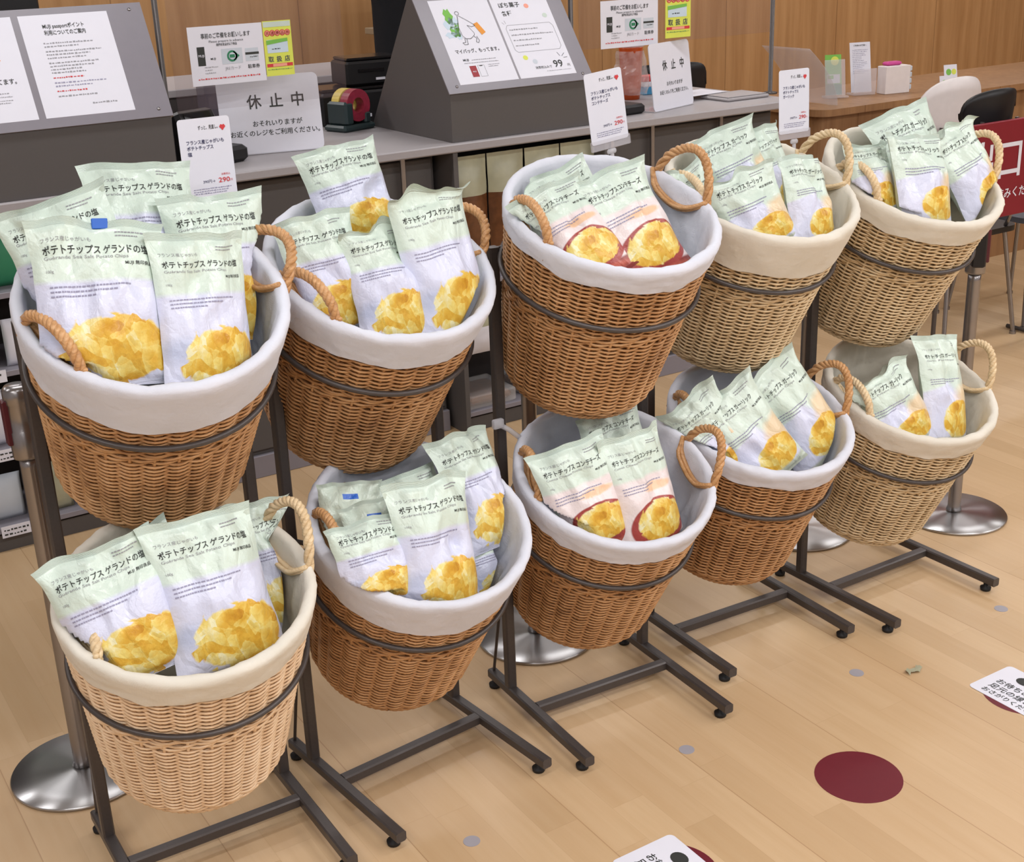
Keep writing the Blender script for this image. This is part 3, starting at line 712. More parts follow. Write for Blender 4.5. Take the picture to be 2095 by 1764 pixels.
PL = {'0T': 'upper basket of the nearest rack', '1T': 'upper basket of the second rack', '2T': 'upper basket of the middle rack', '3T': 'upper straw basket of the fourth rack', '4T': 'upper straw basket of the farthest rack',
 '0B': 'pale lower basket of the nearest rack', '1B': 'lower basket of the second rack', '2B': 'lower basket of the middle rack', '3B': 'brown lower basket of the fourth rack', '4B': 'lower straw basket of the farthest rack'}
BAG_LABEL = [
 'sea-salt crisp bag at the back below the price card, ', 'sea-salt crisp bag leaning out to the left, ', 'sea-salt crisp bag at back right, title fully readable, ',
 'large sea-salt crisp bag with blue top tab, front left, ', 'narrow sea-salt crisp bag in front right, ',
 'sea-salt crisp bag rising highest at the back, ', 'sea-salt crisp bag at far left behind the handle, ', 'sea-salt crisp bag in the front middle with crumpled top, ', 'tall sea-salt crisp bag in front right with folded top, ',
 'cheese crisp bag mostly hidden at the back, ', 'cheese crisp bag on the left behind the rope handle, ', 'cheese crisp bag on the right, red bowl printed large, ',
 'garlic crisp bag half hidden at far left, ', 'garlic crisp bag peeking out at back right, ', 'garlic crisp bag topmost at the back, ', 'crumpled garlic crisp bag in front left, ', 'garlic crisp bag in front right, ',
 'big garlic crisp bag rising highest at the back, ', 'small garlic crisp bag at far left, ', 'garlic crisp bag leaning right with silver bottom, ', 'garlic crisp bag in front middle, ',
 'sea-salt crisp bag hidden behind the two front ones, ', 'sea-salt crisp bag at back right by the handle, ', 'sea-salt crisp bag leaning left in front, ', 'sea-salt crisp bag standing tall in front right, ',
 'sea-salt crisp bag in shade behind the centre, ', 'crisp bag showing its pale back, leaning at far left, ', 'crisp bag wedged low at the right wall, ', 'sea-salt crisp bag high on the right, ', 'crisp bag showing its back with a blue mark, ', 'sea-salt crisp bag in front left, ', 'sea-salt crisp bag in the front centre, ',
 'cheese crisp bag hidden at the back, ', 'cheese crisp bag on the left, ', 'cheese crisp bag on the right with bowl fully visible, ',
 'garlic crisp bag at far left by the handle, ', 'garlic crisp bag in the middle, ', 'garlic crisp bag on the right, ', 'low garlic crisp bag on the left, ', 'garlic crisp bag standing tall on the right, ']
SHORT = {'salt': 'sea-salt crisp bags', 'cheese': 'cheese crisp bags', 'garlic': 'garlic crisp bags', 'back': 'sea-salt crisp bags'}
for i, (bk, kind, B, U, Nv, wd, L, opt) in enumerate(BAGS):
    hh = L
    bag(kind, B, U, Nv, wd, max(hh, .15), i + 1, opt, (BAG_LABEL[i] + PL[bk]), SHORT[kind] + ' in the ' + PL[bk], bk)

# ================================================================== counter run (front edge y=3.73, top 1.0 m)
def thing(name, label, cat, loc=(0, 0, 0), rz=0.0, group=None): return tag(empty(name, loc, rz), label, cat, group)
ct = MB(); ct.box((-1.0, 3.73, .972), (3.62, 4.78, 1.0), 0, .004)
tag(ct.build('countertop', M['counter_top']), 'long grey countertop running behind the baskets', 'countertop')
def cabinet(x0, x1, label, group='dark grey cabinets under the counter'):
    r = thing('counter_cabinet', label, 'cabinet', (x0, 3.84, 0), 0, group); w_ = x1 - x0
    MB().box((0, .0, .0), (w_, .62, .971), 0, .003).build('body', M['counter'], r)
    MB().box((.012, -.012, .09), (w_ - .012, -.0005, .95), 0, .003).build('front_panel', M['counter'], r)
    MB().box((0, -.02, .0), (w_, -.0005, .075), 0, .002).build('kick_plate', M['panel'], r)
    return r
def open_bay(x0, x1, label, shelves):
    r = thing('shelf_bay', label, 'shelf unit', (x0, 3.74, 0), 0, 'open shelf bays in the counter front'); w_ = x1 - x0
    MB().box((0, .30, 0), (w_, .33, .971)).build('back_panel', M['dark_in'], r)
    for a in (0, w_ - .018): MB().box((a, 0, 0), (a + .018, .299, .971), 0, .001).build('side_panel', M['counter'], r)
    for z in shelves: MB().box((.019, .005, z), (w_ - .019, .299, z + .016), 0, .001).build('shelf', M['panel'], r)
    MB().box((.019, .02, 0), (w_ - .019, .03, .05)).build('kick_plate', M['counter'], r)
    return r
SH = (.06, .29, .52, .74)
open_bay(-.4, 1.16, 'open shelf bay full of small packets at the left end of the counter', SH)
cabinet(1.17, 2.10, 'dark grey counter cabinet behind the second rack, left of the snack shelf')
open_bay(2.12, 2.74, 'open shelf bay with hanging snack packs under the slanted notice stand', (.06, .52))
cabinet(2.76, 3.58, 'dark grey counter cabinet at the right end of the counter')
for x in (1.97, 2.80, 2.98, 3.3):
    p = MB(); p.box((-.008, 0, -.16), (.008, .012, 0), 0, .002)
    tag(p.build('shelf_upright', M['steel'], None, loc=(x, 3.80, .968)), {1.97: 'grey metal upright under the countertop left of the snack shelf', 2.80: 'metal upright under the countertop just right of the snack shelf', 2.98: 'metal upright under the countertop behind the middle price card', 3.3: 'metal upright under the countertop near its right end'}[x], 'metal upright', 'uprights under the countertop')
# packets in the left bay
rn = random.Random(3)
pal = [('paper', 'white'), ('snackgreen', 'olive'), ('dgreen', 'green'), ('card_grey', 'grey'), ('sage', 'pale green')]
for si, z in enumerate(SH):
    for ci in range(5):
        mt, cn = pal[(si * 2 + ci * 3) % 5]; x = .46 + ci * .135; h_ = rn.uniform(.12, .17)
        m = MB(); n_ = 8; vs = []
        for j in range(n_ + 1):
            v = j / n_; t_ = .028 * math.sin(math.pi * v) ** .6 + .001
            for a in range(10):
                b = 2 * math.pi * a / 10; vs.append((.058 * math.cos(b) * (1 if j % n_ else 1.03), t_ * math.sin(b), v * h_))
        m.add(vs, [(j * 10 + a, j * 10 + (a + 1) % 10, (j + 1) * 10 + (a + 1) % 10, (j + 1) * 10 + a) for j in range(n_) for a in range(10)] + [tuple(range(9, -1, -1)), tuple(range(n_ * 10, n_ * 10 + 10))])
        o = m.build('snack_packet', M[mt], None, True, (x, 3.80 + rn.uniform(-.01, .03), z + .0165))
        tag(o, '%s packet, %s from the left, on the %s shelf of the left bay' % (cn, ['first', 'second', 'third', 'fourth', 'fifth'][ci], ['lowest', 'second', 'third', 'top'][si]), 'packet', 'small packets in the left shelf bay')
for z in SH[:3]:
    p = MB(); s_ = Sheet(p, (.0, -.003, 0), (1, 0, 0), (0, 0, 1), .09, .035, 0); s_.fine(.08, .22, .8, .09, 1, 2, 3)
    tag(p.build('shelf_tag', [M['paper'], M['ink'], M['ink_grey']], None, loc=(.565, 3.743, z - .012)), 'small white price tag on the %s shelf edge of the left bay' % {SH[0]: 'lowest', SH[1]: 'second', SH[2]: 'third'}[z], 'price tag', 'shelf edge tags in the left bay')
def pouch(name, loc, w_, h_, t0, top, bot, label, cat, group, split=.42, rx=0.0):
    m = MB(); nu, nv = 12, 16
    for side in (-1, 1):
        vs = [((2 * i / nu - 1) * w_ / 2, side * (t0 * math.sin(math.pi * min(1, j / nv * 1.12)) ** .6 * max(0, 1 - abs(2 * i / nu - 1) ** 2.5) if j < nv - 1 else .0004) + .004 * noise.noise((i * .5, j * .4, loc[0] * 9)), j / nv * h_) for j in range(nv + 1) for i in range(nu + 1)]
        fs = []; mi = []
        for j in range(nv):
            for i in range(nu):
                q = (j * (nu + 1) + i, j * (nu + 1) + i + 1, (j + 1) * (nu + 1) + i + 1, (j + 1) * (nu + 1) + i)
                m.add([], [], 0); fs.append(q if side < 0 else q[::-1]); mi.append(1 if j / nv < split else 0)
        o_ = len(m.v); m.v += vs
        for f, a in zip(fs, mi): m.f.append([k + o_ for k in f]); m.m.append(a)
    o = m.build(name, [M[top], M[bot]], None, True, loc); o.rotation_euler = (rx, 0, 0)
    tag(o, label, cat, group); return o
for i in range(4):
    pouch('snack_pouch', (2.205 + i * .148, 3.80, .60), .142, .345, .032, 'snackgreen', 'snackbrown', 'clear pack of brown snacks with pale olive header, %s under the counter edge' % ['leftmost', 'second from left', 'third from left', 'rightmost'][i], 'snack pack', 'snack packs hanging on the upper shelf', .60)
for i in range(3):
    pouch('snack_pouch', (2.215 + i * .17, 3.785, .27), .15, .20, .03, 'snackgreen', 'paper', 'pale snack pack on the middle level of the snack shelf, %s' % ['left', 'centre', 'right'][i], 'snack pack', 'pale packs lower in the snack shelf', .5)
for i in range(2):
    r = thing('snack_tray', 'clear tray of brown biscuits on the lowest snack shelf, %s one' % ['left', 'right'][i], 'tray', (2.24 + i * .24, 3.86, .0765), 0, 'clear trays on the lowest snack shelf')
    MB().box((-.10, -.10, 0), (.10, .10, .05), 0, .006).build('tray', M['film'], r)
    MB().box((-.09, -.09, .008), (.09, .09, .04), 0, .012).build('biscuits', M['snackbrown'], r)

# ------------------------------------------------------------------ slanted notice stands (two)
def stand(x0, x1, prof, label):
    """prof: (y,z) foot front, knee, apex, foot back"""
    r = thing('notice_stand', label, 'notice stand', (x0, prof[0][0], 1.001), 0, 'slanted grey notice stands on the counter')
    y0 = prof[0][0]; P = [Vector((0, y - y0, z - 1.0)) for y, z in prof]; w_ = x1 - x0
    m = MB(); m.prism(P, None, (w_, 0, 0)); m.build('body', M['counter'], r)
    up = (P[2] - P[1]); L = up.length; up.normalize()
    a = MB(); n_ = Vector((1, 0, 0)).cross(up)
    a.prism([P[1] + n_ * .0012 - up * .006 + Vector((-.006, 0, 0)), P[1] + n_ * .0012 - up * .006 + Vector((w_ + .006, 0, 0)), P[2] + n_ * .0012 + Vector((w_ + .006, 0, 0)), P[2] + n_ * .0012 + Vector((-.006, 0, 0))], None, n_ * .004)
    a.build('face_panel', M['panel'], r)
    for sx in (.03, w_ - .03):
        for q in (.018, L - .02):
            c = P[1] + up * q + Vector((sx, 0, 0)) + n_ * .0055; b = MB(); b.lathe([(.005, 0), (.004, .002)], 12)
            o = b.build('screw', M['steel'], r, True); o.matrix_local = Matrix.Translation(c) @ Matrix(((1, 0, 0), (0, 1, 0), (0, 0, 1))).to_4x4() @ n_.to_track_quat('Z', 'Y').to_matrix().to_4x4()
    return r, P[1] + n_ * .0056, up, n_, L
MATS = ['paper', 'ink', 'ink_grey', 'orange', 'green', 'paleblue', 'paper_red', 'yellow', 'salmon', 'indigo', 'sage', 'ink_red', 'dgreen', 'ink_blue', 'card_grey', 'ink_soft', 'panel']
MI = {k: i for i, k in enumerate(MATS)}
ML = [M[k] for k in MATS]
def bag_poster(s):
    H = s.h / s.w
    for x, y, rx, ry, c in ((.24, H * .80, .07, .13, 'green'), (.20, H * .70, .09, .08, 'paleblue'), (.29, H * .74, .09, .07, 'paleblue'), (.27, H * .62, .09, .10, 'green'), (.18, H * .58, .10, .05, 'paleblue'), (.33, H * .66, .06, .09, 'green'), (.30, H * .60, .05, .12, 'paleblue')):
        s.poly([(x + rx * (1 + .25 * math.sin(k * 2.7 + x * 30)) * math.cos(k * .524), y + ry * (1 + .2 * math.cos(k * 3.1)) * math.sin(k * .524)) for k in range(12)], MI[c], 1)
    s.poly([(.40, H * .80), (.33, H * .62), (.34, H * .54), (.42, H * .52), (.54, H * .54), (.56, H * .58)], MI['paper'], 2)
    s.ring(.40, H * .83, .032, .006, MI['ink'], 3)
    s.line([(.39, H * .80), (.34, H * .66), (.35, H * .56), (.39, H * .525), (.47, H * .52), (.55, H * .56), (.56, H * .585), (.49, H * .68)], .006, MI['ink'], 3)
    s.line([(.41, H * .80), (.52, H * .74), (.60, H * .69), (.62, H * .67), (.56, H * .66), (.49, H * .68)], .006, MI['ink'], 3)
    s.line([(.37, H * .53), (.36, H * .48), (.31, H * .48), (.33, H * .455), (.39, H * .455), (.40, H * .52)], .006, MI['ink'], 3)
    s.line([(.53, H * .55), (.57, H * .52), (.54, H * .48), (.57, H * .465), (.60, H * .49), (.58, H * .545)], .006, MI['ink'], 3)
    s.poly([(.60, H * .69), (.68, H * .71), (.76, H * .585), (.68, H * .555)], MI['orange'], 2)
    s.text('マイバッグ、もってます。', .5, H * .36, .078, MI['ink'], wid=.74, align='c', bold=.01)
    s.text('MUJI', .20, H * .265, .05, MI['ink'], bold=.03); s.fine(.34, H * .267, .42, .02, MI['ink_grey'], 1, 2)
    s.fine(.2, H * .235, .58, .018, MI['ink_grey'], 1, 4)
    s.rect(.26, H * .075, .37, H * .205, MI['paper_red'], 1); s.text('MUJI', .315, H * .13, .028, MI['paper'], align='c', bold=.02)
    s.line([(.40, H * .075), (.51, H * .075), (.51, H * .205), (.40, H * .205), (.40, H * .075)], .005, MI['ink_grey'])
    s.rect(.43, H * .195, .48, H * .202, MI['ink'], 2); s.fine(.58, H * .20, .2, .018, MI['ink_grey'], 2, 8)
def snack_poster(s):
    H = s.h / s.w
    s.text('ぽち菓子', .12, H * .86, .095, MI['ink'], bold=.01); s.text('各種', .12, H * .76, .09, MI['ink'], bold=.015)
    for x, y, c in ((.66, H * .97, 'indigo'), (.60, H * .86, 'salmon'), (.86, H * .73, 'sage'), (.22, H * .24, 'yellow'), (.36, H * .185, 'card_grey')): s.disc(x, y, .042, MI[c], 1, .04)
    bx = [(.10, H * .34), (.14, H * .31), (.88, H * .31), (.93, H * .35), (.93, H * .60), (.89, H * .64), (.13, H * .64), (.09, H * .60), (.10, H * .34)]
    s.line(bx, .006, MI['ink_grey']); s.line([(.06, H * .68), (.09, H * .655)], .006, MI['ink_grey']); s.line([(.11, H * .70), (.12, H * .66)], .006, MI['ink_grey'])
    for r_, wd in enumerate((.5, .74, .5, .42)): s.fine(.14, H * (.575 - .065 * r_), wd, .032, MI['ink_grey'], 1, r_ + 3)
    s.text('消費税込みで', .32, H * .095, .05, MI['ink']); s.text('99', .66, H * .095, .17, MI['ink'], bold=.01); s.text('円', .9, H * .095, .05, MI['ink'])
    s.line([(.80, H * .27), (.83, H * .225)], .007, MI['ink']); s.line([(.92, H * .255), (.86, H * .22)], .007, MI['ink']); s.line([(.95, H * .205), (.88, H * .20)], .007, MI['ink'])
    s.fine(.5, H * .055, .44, .014, MI['ink_grey'], 1, 5)
def notice(s):
    H = s.h / s.w
    s.text('MUJI passportポイント', .24, H * .865, .065, MI['ink'], wid=.46, bold=.01); s.text('利用についてのご案内', .24, H * .80, .065, MI['ink'], wid=.46, bold=.02)
    y = H * .71
    for rows, wd, c in ((2, .56, 'ink_grey'), (3, .62, 'ink_grey'), (4, .56, 'ink_grey'), (1, .34, 'ink_red'), (2, .58, 'ink_soft'), (1, .34, 'ink_red'), (1, .44, 'ink_grey')):
        s.fine(.2, y, wd, .026, MI[c], rows, rows + int(y * 40), 1.5); y -= .026 * 1.5 * rows + .022
    s.fine(.55, H * .10, .28, .028, MI['ink_grey'], 1, 7)
st1, o1, up1, n1, L1 = stand(.55, 1.215, [(3.745, 1.0), (3.745, 1.183), (3.918, 1.478), (4.28, 1.0)], 'grey slanted notice stand with a text notice, at the left end of the counter')
for x, fn, wd, lab in ((.075, bag_poster, .232, 'poster of a figure carrying an orange bag, left sheet'), (.326, notice, .244, 'white printed text notice, right sheet')):
    m = MB(); s_ = Sheet(m, o1 + Vector((x, 0, 0)) + up1 * .022, (1, 0, 0), up1, wd, .30, 0); fn(s_); q = m.build('poster', ML, st1); tag(q, lab)
st2, o2, up2, n2, L2 = stand(2.13, 2.68, [(3.755, 1.0), (3.755, 1.155), (3.988, 1.463), (4.325, 1.0)], 'grey slanted notice stand with bag poster and 99 yen snack poster, centre of the counter')
for x, fn, wd, lab in ((.045, bag_poster, .222, 'poster of a figure carrying an orange bag'), (.275, snack_poster, .222, 'snack poster with coloured dots and a 99 yen price')):
    m = MB(); s_ = Sheet(m, o2 + Vector((x, 0, 0)) + up2 * .022, (1, 0, 0), up2, wd, .315, 0); fn(s_); q = m.build('poster', ML, st2); tag(q, lab)

# ------------------------------------------------------------------ hanging clear shields with notices
def shield(x0, x1, zb, zt, label, y=3.90):
    r = thing('acrylic_shield', label, 'clear shield', (x0, y, zb), 0, 'clear plastic shields over the counter')
    MB().box((0, 0, 0), (x1 - x0, .004, zt - zb), 0, .0015).build('sheet', M['acrylic'], r)
    return r
shield(1.29, 1.84, 1.165, 2.1, 'clear shield hanging over the left checkout with a payment notice taped on')
shield(2.735, 3.62, 1.235, 2.1, 'clear shield hanging over the right checkout')
for x, y, lab in ((1.268, 3.93, 'thin grey pole holding the left clear shield'), (2.722, 3.93, 'thin grey pole between slanted stand and right shield'), (3.655, 3.93, 'thin grey pole at the right edge of the right shield')):
    m = MB(); m.lathe([(.028, 0), (.028, .006), (.0085, .01), (.0085, 1.2), (.006, 1.206)], 14); tag(m.build('shield_pole', M['rack'], None, True, (x, y, 1.001)), lab, 'pole', 'poles of the clear shields')
def pay_notice(x, z, w_, h_, lab):
    m = MB(); s = Sheet(m, (x, 3.8985, z), (1, 0, 0), (0, 0, 1), w_, h_, 0); H = h_ / w_
    s.text('事前のご準備をお願いします', .5, H * .80, .07, MI['ink'], wid=.66, align='c', bold=.03)
    s.text('Please prepare in advance', .5, H * .72, .04, MI['ink'], wid=.46, align='c'); s.text('请提前准备好以下物品', .5, H * .66, .036, MI['ink'], wid=.28, align='c', bold=.02)
    s.rect(.10, H * .34, .20, H * .66, MI['ink'], 1); s.text('MUJI', .15, H * .49, .04, MI['paper'], align='c', bold=.02)
    s.text('MUJI', .27, H * .43, .036, MI['ink'], bold=.02); s.fine(.18, H * .30, .18, .02, MI['ink_grey'], 1, 1); s.fine(.18, H * .25, .1, .02, MI['ink_grey'], 1, 2); s.fine(.18, H * .20, .14, .02, MI['ink_grey'], 1, 3)
    s.rect(.42, H * .34, .70, H * .60, MI['card_grey'], 1); s.disc(.56, H * .47, .07, MI['dgreen'], 2); s.poly([(.58, H * .47 - .064), (.66, H * .47), (.58, H * .47 + .064)], MI['dgreen'], 2); s.disc(.56, H * .47, .045, MI['card_grey'], 3); s.rect(.525, H * .47 - .02, .595, H * .47 + .02, MI['dgreen'], 4)
    s.text('JREカード', .45, H * .24, .05, MI['ink_grey']); s.rect(.74, H * .36, .92, H * .58, MI['card_grey'], 1); s.rect(.74, H * .47, .925, H * .51, MI['ink'], 2); s.fine(.80, H * .42, .11, .02, MI['ink'], 1, 3)
    s.text('駐車券', .76, H * .24, .055, MI['ink'], bold=.02); s.fine(.08, H * .10, .84, .028, MI['ink_red'], 1, 9)
    tag(m.build('payment_notice', ML), lab, 'notice', 'payment notices on the shields')
def voucher(x, z, w_, h_, lab):
    m = MB(); s = Sheet(m, (x, 3.8982, z), (1, 0, 0), (0, 0, 1), w_, h_, MI['yellow']); H = h_ / w_
    s.rect(.02, H * .89, .98, H * .985, MI['sage'], 1)
    for k, ch in enumerate('共通商品券'): s.disc(.14 + k * .18, H * .78, .10, MI['ink_red'], 1); s.disc(.14 + k * .18, H * .78, .078, MI['salmon'], 2); s.text(ch, .14 + k * .18, H * .78 - .05, .13, MI['paper_red'], 3, align='c', bold=.02)
    s.rect(.10, H * .42, .84, H * .66, MI['paleblue'], 1); s.poly([(.08, H * .57), (.84, H * .62), (.84, H * .68), (.08, H * .65)], MI['green'], 2); s.fine(.26, H * .48, .3, .06, MI['ink'], 1, 2)
    for k, ch in enumerate('取扱店'): s.text(ch, .20 + k * .29, H * .265, .20, MI['ink_blue'], 2, align='c', bold=.02)
    s.rect(.04, H * .165, .96, H * .225, MI['ink_red'], 1); s.rect(.25, H * .17, .75, H * .22, MI['salmon'], 2); s.fine(.06, H * .11, .88, .04, MI['dgreen'], 1, 5)
    tag(m.build('voucher_notice', ML), lab, 'notice', 'yellow voucher notices on the shields')
pay_notice(1.344, 1.236, .232, .168, 'white payment notice with phone, card and ticket pictures, on the left shield')
voucher(1.578, 1.246, .091, .160, 'yellow-green voucher notice beside the left payment notice')
pay_notice(2.826, 1.231, .252, .160, 'white payment notice on the right shield, behind the middle price card')
voucher(3.112, 1.247, .116, .170, 'yellow-green voucher notice on the right shield')

# ------------------------------------------------------------------ closed-register signs
def closed_sign(p0, p1, h_, lean, lab, hx=1.0):
    p0 = Vector(p0); p1 = Vector(p1); r = (p1 - p0).normalized(); w_ = (p1 - p0).length; up = Vector((0, 0, 1)) * math.cos(lean) + Vector((0, 0, 1)).cross(r) * math.sin(lean)
    t = thing('closed_sign', lab, 'sign', p0, 0, 'register closed signs standing on the counter')
    m = MB(); n_ = r.cross(up); ro = .018; pts = []
    for cx, cy, a0 in ((ro, ro, math.pi), (w_ - ro, ro, 1.5 * math.pi), (w_ - ro, h_ - ro, 0), (ro, h_ - ro, .5 * math.pi)):
        for k in range(6): a = a0 + k * math.pi / 10; pts.append(r * (cx + ro * math.cos(a)) + up * (cy + ro * math.sin(a)) - n_ * .003)
    m.prism(pts, None, n_ * .003, 0)
    s = Sheet(m, (0, 0, 0), r, up, w_, h_); H = h_ / w_
    for k, ch in enumerate('休止中'): s.text(ch, .35 + k * .215, H * .60, .145, MI['ink'], 2, align='c', bold=.025, sx=hx)
    s.text('おそれいりますが', .56, H * .36, .062, MI['ink'], 2, align='c', bold=.01, sx=hx); s.text('お近くのレジをご利用ください。', .53, H * .24, .062, MI['ink'], 2, align='c', bold=.01, sx=hx)
    m.build('sign_plate', ML, t)
    f = MB(); b = Vector((0, 0, 1)).cross(r); f.prism([Vector((0, 0, .0)), r * w_, r * w_ + b * .09, b * .09], None, (0, 0, .003)); f.build('foot_plate', M['clear'], t)
closed_sign((1.463, 4.03, 1.0015), (1.776, 3.962, 1.0015), .238, .12, 'white register-closed sign at the left checkout, beneath the payment notice')
closed_sign((3.01, 3.83, 1.0015), (3.262, 3.915, 1.0015), .236, .12, 'white register-closed sign at the right checkout, in shade', .8)

# ------------------------------------------------------------------ things on the counter
t = thing('card_terminal', 'black card payment terminal half hidden by the left price card', 'card terminal', (1.395, 3.93, 1.0005), .35)
MB().box((-.09, -.05, 0), (.10, .09, .05), 0, .012).build('base', M['black'], t)
b = MB(); b.box((-.075, -.04, 0), (.075, .045, .13), 0, .012, Matrix.Translation((-.02, .02, .035)) @ Matrix.Rotation(-.5, 4, 'X')); b.build('keypad_body', M['black'], t)
b = MB(); b.box((-.05, -.043, .05), (.05, -.0405, .115), 0, .001, Matrix.Translation((-.02, .02, .035)) @ Matrix.Rotation(-.5, 4, 'X')); b.build('screen', M['black2'], t)
t = thing('tape_dispenser', 'dark teal tape dispenser with red and yellow rolls on the counter', 'tape dispenser', (2.03, 4.30, 1.0005), .30)
m = MB(); m.box((-.075, -.055, 0), (.075, .055, .022), 0, .007); m.box((-.06, -.05, .02), (-.02, .05, .10), 0, .008); m.box((.03, -.05, .02), (.06, .05, .06), 0, .006); m.build('dispenser_body', M['teal'], t)
for y, mt, lab in ((-.028, 'tapered', 'dark red tape roll'), (.016, 'tapeyel', 'yellow tape roll')):
    q = MB(); n_ = 28; pr = [(.026, -.018), (.055, -.018), (.055, .018), (.026, .018)]
    vs = [(a * math.cos(2 * math.pi * k / n_), b, a * math.sin(2 * math.pi * k / n_)) for a, b in pr for k in range(n_)]
    q.add(vs, [(i * n_ + k, i * n_ + (k + 1) % n_, ((i + 1) % 4) * n_ + (k + 1) % n_, ((i + 1) % 4) * n_ + k) for i in range(4) for k in range(n_)])
    tag(q.build('tape_roll', M[mt], t, False, (.005, y, .085)), lab)
def device(name, lab, cat, loc, rz, size, mt='black', slots=True, lid=True, group=None):
    t = thing(name, lab, cat, loc, rz, group); x, y, z = size
    MB().box((-x / 2, -y / 2, 0), (x / 2, y / 2, z), 0, .008).build('housing', M[mt], t)
    if lid: MB().box((-x / 2 + .008, -y / 2 + .01, z + .0003), (x / 2 - .008, y / 2 - .01, z + .012), 0, .004).build('lid', M['black2'], t)
    if slots: MB().box((-x * .3, -y / 2 - .003, z * .55), (x * .15, -y / 2 - .0003, z * .68), 0, .001).build('slot', M['black2'], t); MB().box((x * .0, -y / 2 - .0025, z * .2), (x * .16, -y / 2 - .0003, z * .3)).build('label_sticker', M['paper'], t)
    return t
device('cash_drawer', 'wide black cash drawer behind the tape dispenser', 'cash drawer', (2.13, 4.50, 1.0005), -.1, (.28, .20, .115))
device('receipt_printer', 'black receipt printer on top of the cash drawer', 'receipt printer', (2.21, 4.50, 1.130), -.1, (.22, .17, .085))
device('register_display', 'black register screen behind the left slanted stand', 'register screen', (.86, 4.45, 1.0005), .1, (.42, .05, .52), slots=False, lid=False)
t = thing('clothes_dummy', 'dark cloth cover hanging behind the slanted stand', 'black cloth', (2.27, 4.66, 1.16))
D.objects.remove(t)
# shop worker's black back seen behind the centre stand is built as a plain black shape
m = MB(); nn = 14; vs = []
for j in range(nn + 1):
    z = j / nn
    for k in range(24):
        a = 2 * math.pi * k / 24; r_ = 1 + .05 * math.sin(a * 5 + z * 3); wx = (.115 if z < .42 else .150) + .02 * z; vs.append((wx * r_ * math.cos(a), .07 * r_ * math.sin(a), z * .72))
m.add(vs, [(j * 24 + k, j * 24 + (k + 1) % 24, (j + 1) * 24 + (k + 1) % 24, (j + 1) * 24 + k) for j in range(nn) for k in range(24)] + [tuple(range(23, -1, -1)), tuple(range(nn * 24, nn * 24 + 24))])
o = m.build('black_shape', M['cloth_black'], None, True, (2.70, 5.15, 1.13)); tag(o, 'tall black shape, behind the centre slanted stand', 'covered screen')
sh = thing('back_counter', 'low counter behind the checkouts with dark body and grey top', 'cabinet', (1.1, 4.9, 0))
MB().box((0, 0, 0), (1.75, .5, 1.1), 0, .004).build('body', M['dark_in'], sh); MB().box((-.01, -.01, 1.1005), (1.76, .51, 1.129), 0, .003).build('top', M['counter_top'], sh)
# smoked box with tape rolls seen through the left shield
t = thing('smoked_box', 'smoky clear box with dark rolls inside, behind the left shield', 'storage box', (1.80, 4.72, 1.0005))
MB().box((-.15, -.05, 0), (.15, .05, .20), 0, .01).build('box', glassy('smoked_plastic', (90, 84, 96), .55), t)
q = MB(); q.lathe([(.02, -.02), (.05, -.02), (.05, .02), (.02, .02)], 24, cap=True); o = q.build('tape_roll', M['tapeyel'], t, False, (.02, 0, .09)); o.rotation_euler = (1.57, 0, 0)

# right checkout: cup in a bag, carton, stapler-like device
t = thing('juice_cup', 'orange drink cup wrapped in a clear bag behind the middle price card', 'drink cup', (3.20, 4.22, 1.0005))
MB().lathe([(.034, 0), (.040, .05), (.046, .19), (.047, .195)], 28).build('drink', M['orange_liquid'], t, True)
MB().lathe([(.049, .196), (.052, .198), (.052, .208), (.040, .225), (.02, .23), (.0, .23)], 28, cap=False).build('dome_lid', M['clear'], t, True)
m = MB(); vs = []; 
for j in range(14):
    for k in range(30):
        a = 2 * math.pi * k / 30; z = .02 + j * .0125; r_ = .056 + .018 * noise.noise((math.cos(a) * 2.5, math.sin(a) * 2.5, z * 25)) + .01 * math.sin(z * 22); vs.append((r_ * math.cos(a), r_ * math.sin(a), z))
m.add(vs, [(j * 30 + k, j * 30 + (k + 1) % 30, (j + 1) * 30 + (k + 1) % 30, (j + 1) * 30 + k) for j in range(13) for k in range(30)]); m.build('plastic_bag', M['film'], t)
t = thing('small_carton', 'small carton with red, white and blue stripes beside the cup', 'carton', (3.345, 4.30, 1.0005), -.2)
MB().box((-.035, -.03, 0), (.035, .03, .03), 0, .002).build('carton', M['bluebox'], t); MB().box((-.035, -.03, .0302), (.035, .03, .05), 0, .002).build('white_band', M['paper'], t); MB().box((-.035, -.03, .0502), (.035, .03, .072), 0, .002).build('red_band', M['ink_red'], t)
m = MB(); m.lathe([(.026, 0), (.03, .01), (.03, .09), (.02, .11), (.006, .135), (.0, .136)], 20, cap=False); tag(m.build('sauce_bottle', M['maroon'], None, True, (3.345, 4.12, 1.0005)), 'dark maroon bottle with pointed cap beside the right closed sign', 'bottle')
t = thing('card_reader', 'black card reader at the foot of the right closed sign', 'card reader', (2.915, 3.90, 1.0005), .1)
MB().box((-.05, -.055, 0), (.07, .075, .035), 0, .009).build('base', M['black'], t)
b = MB(); b.box((-.04, -.02, 0), (.04, .05, .075), 0, .008, Matrix.Translation((0, .03, .022)) @ Matrix.Rotation(-.6, 4, 'X')); b.build('reader_head', M['black2'], t)
m = MB(); m.box((0, 0, 0), (.21, .16, .012), 0, .004); m.box((.01, .01, .0125), (.20, .15, .016), 0, .001)
tag(m.build('document_tray', M['counter_top'], None, False, (3.38, 3.86, 1.0005)), 'flat grey document tray at the right end of the countertop', 'tray')
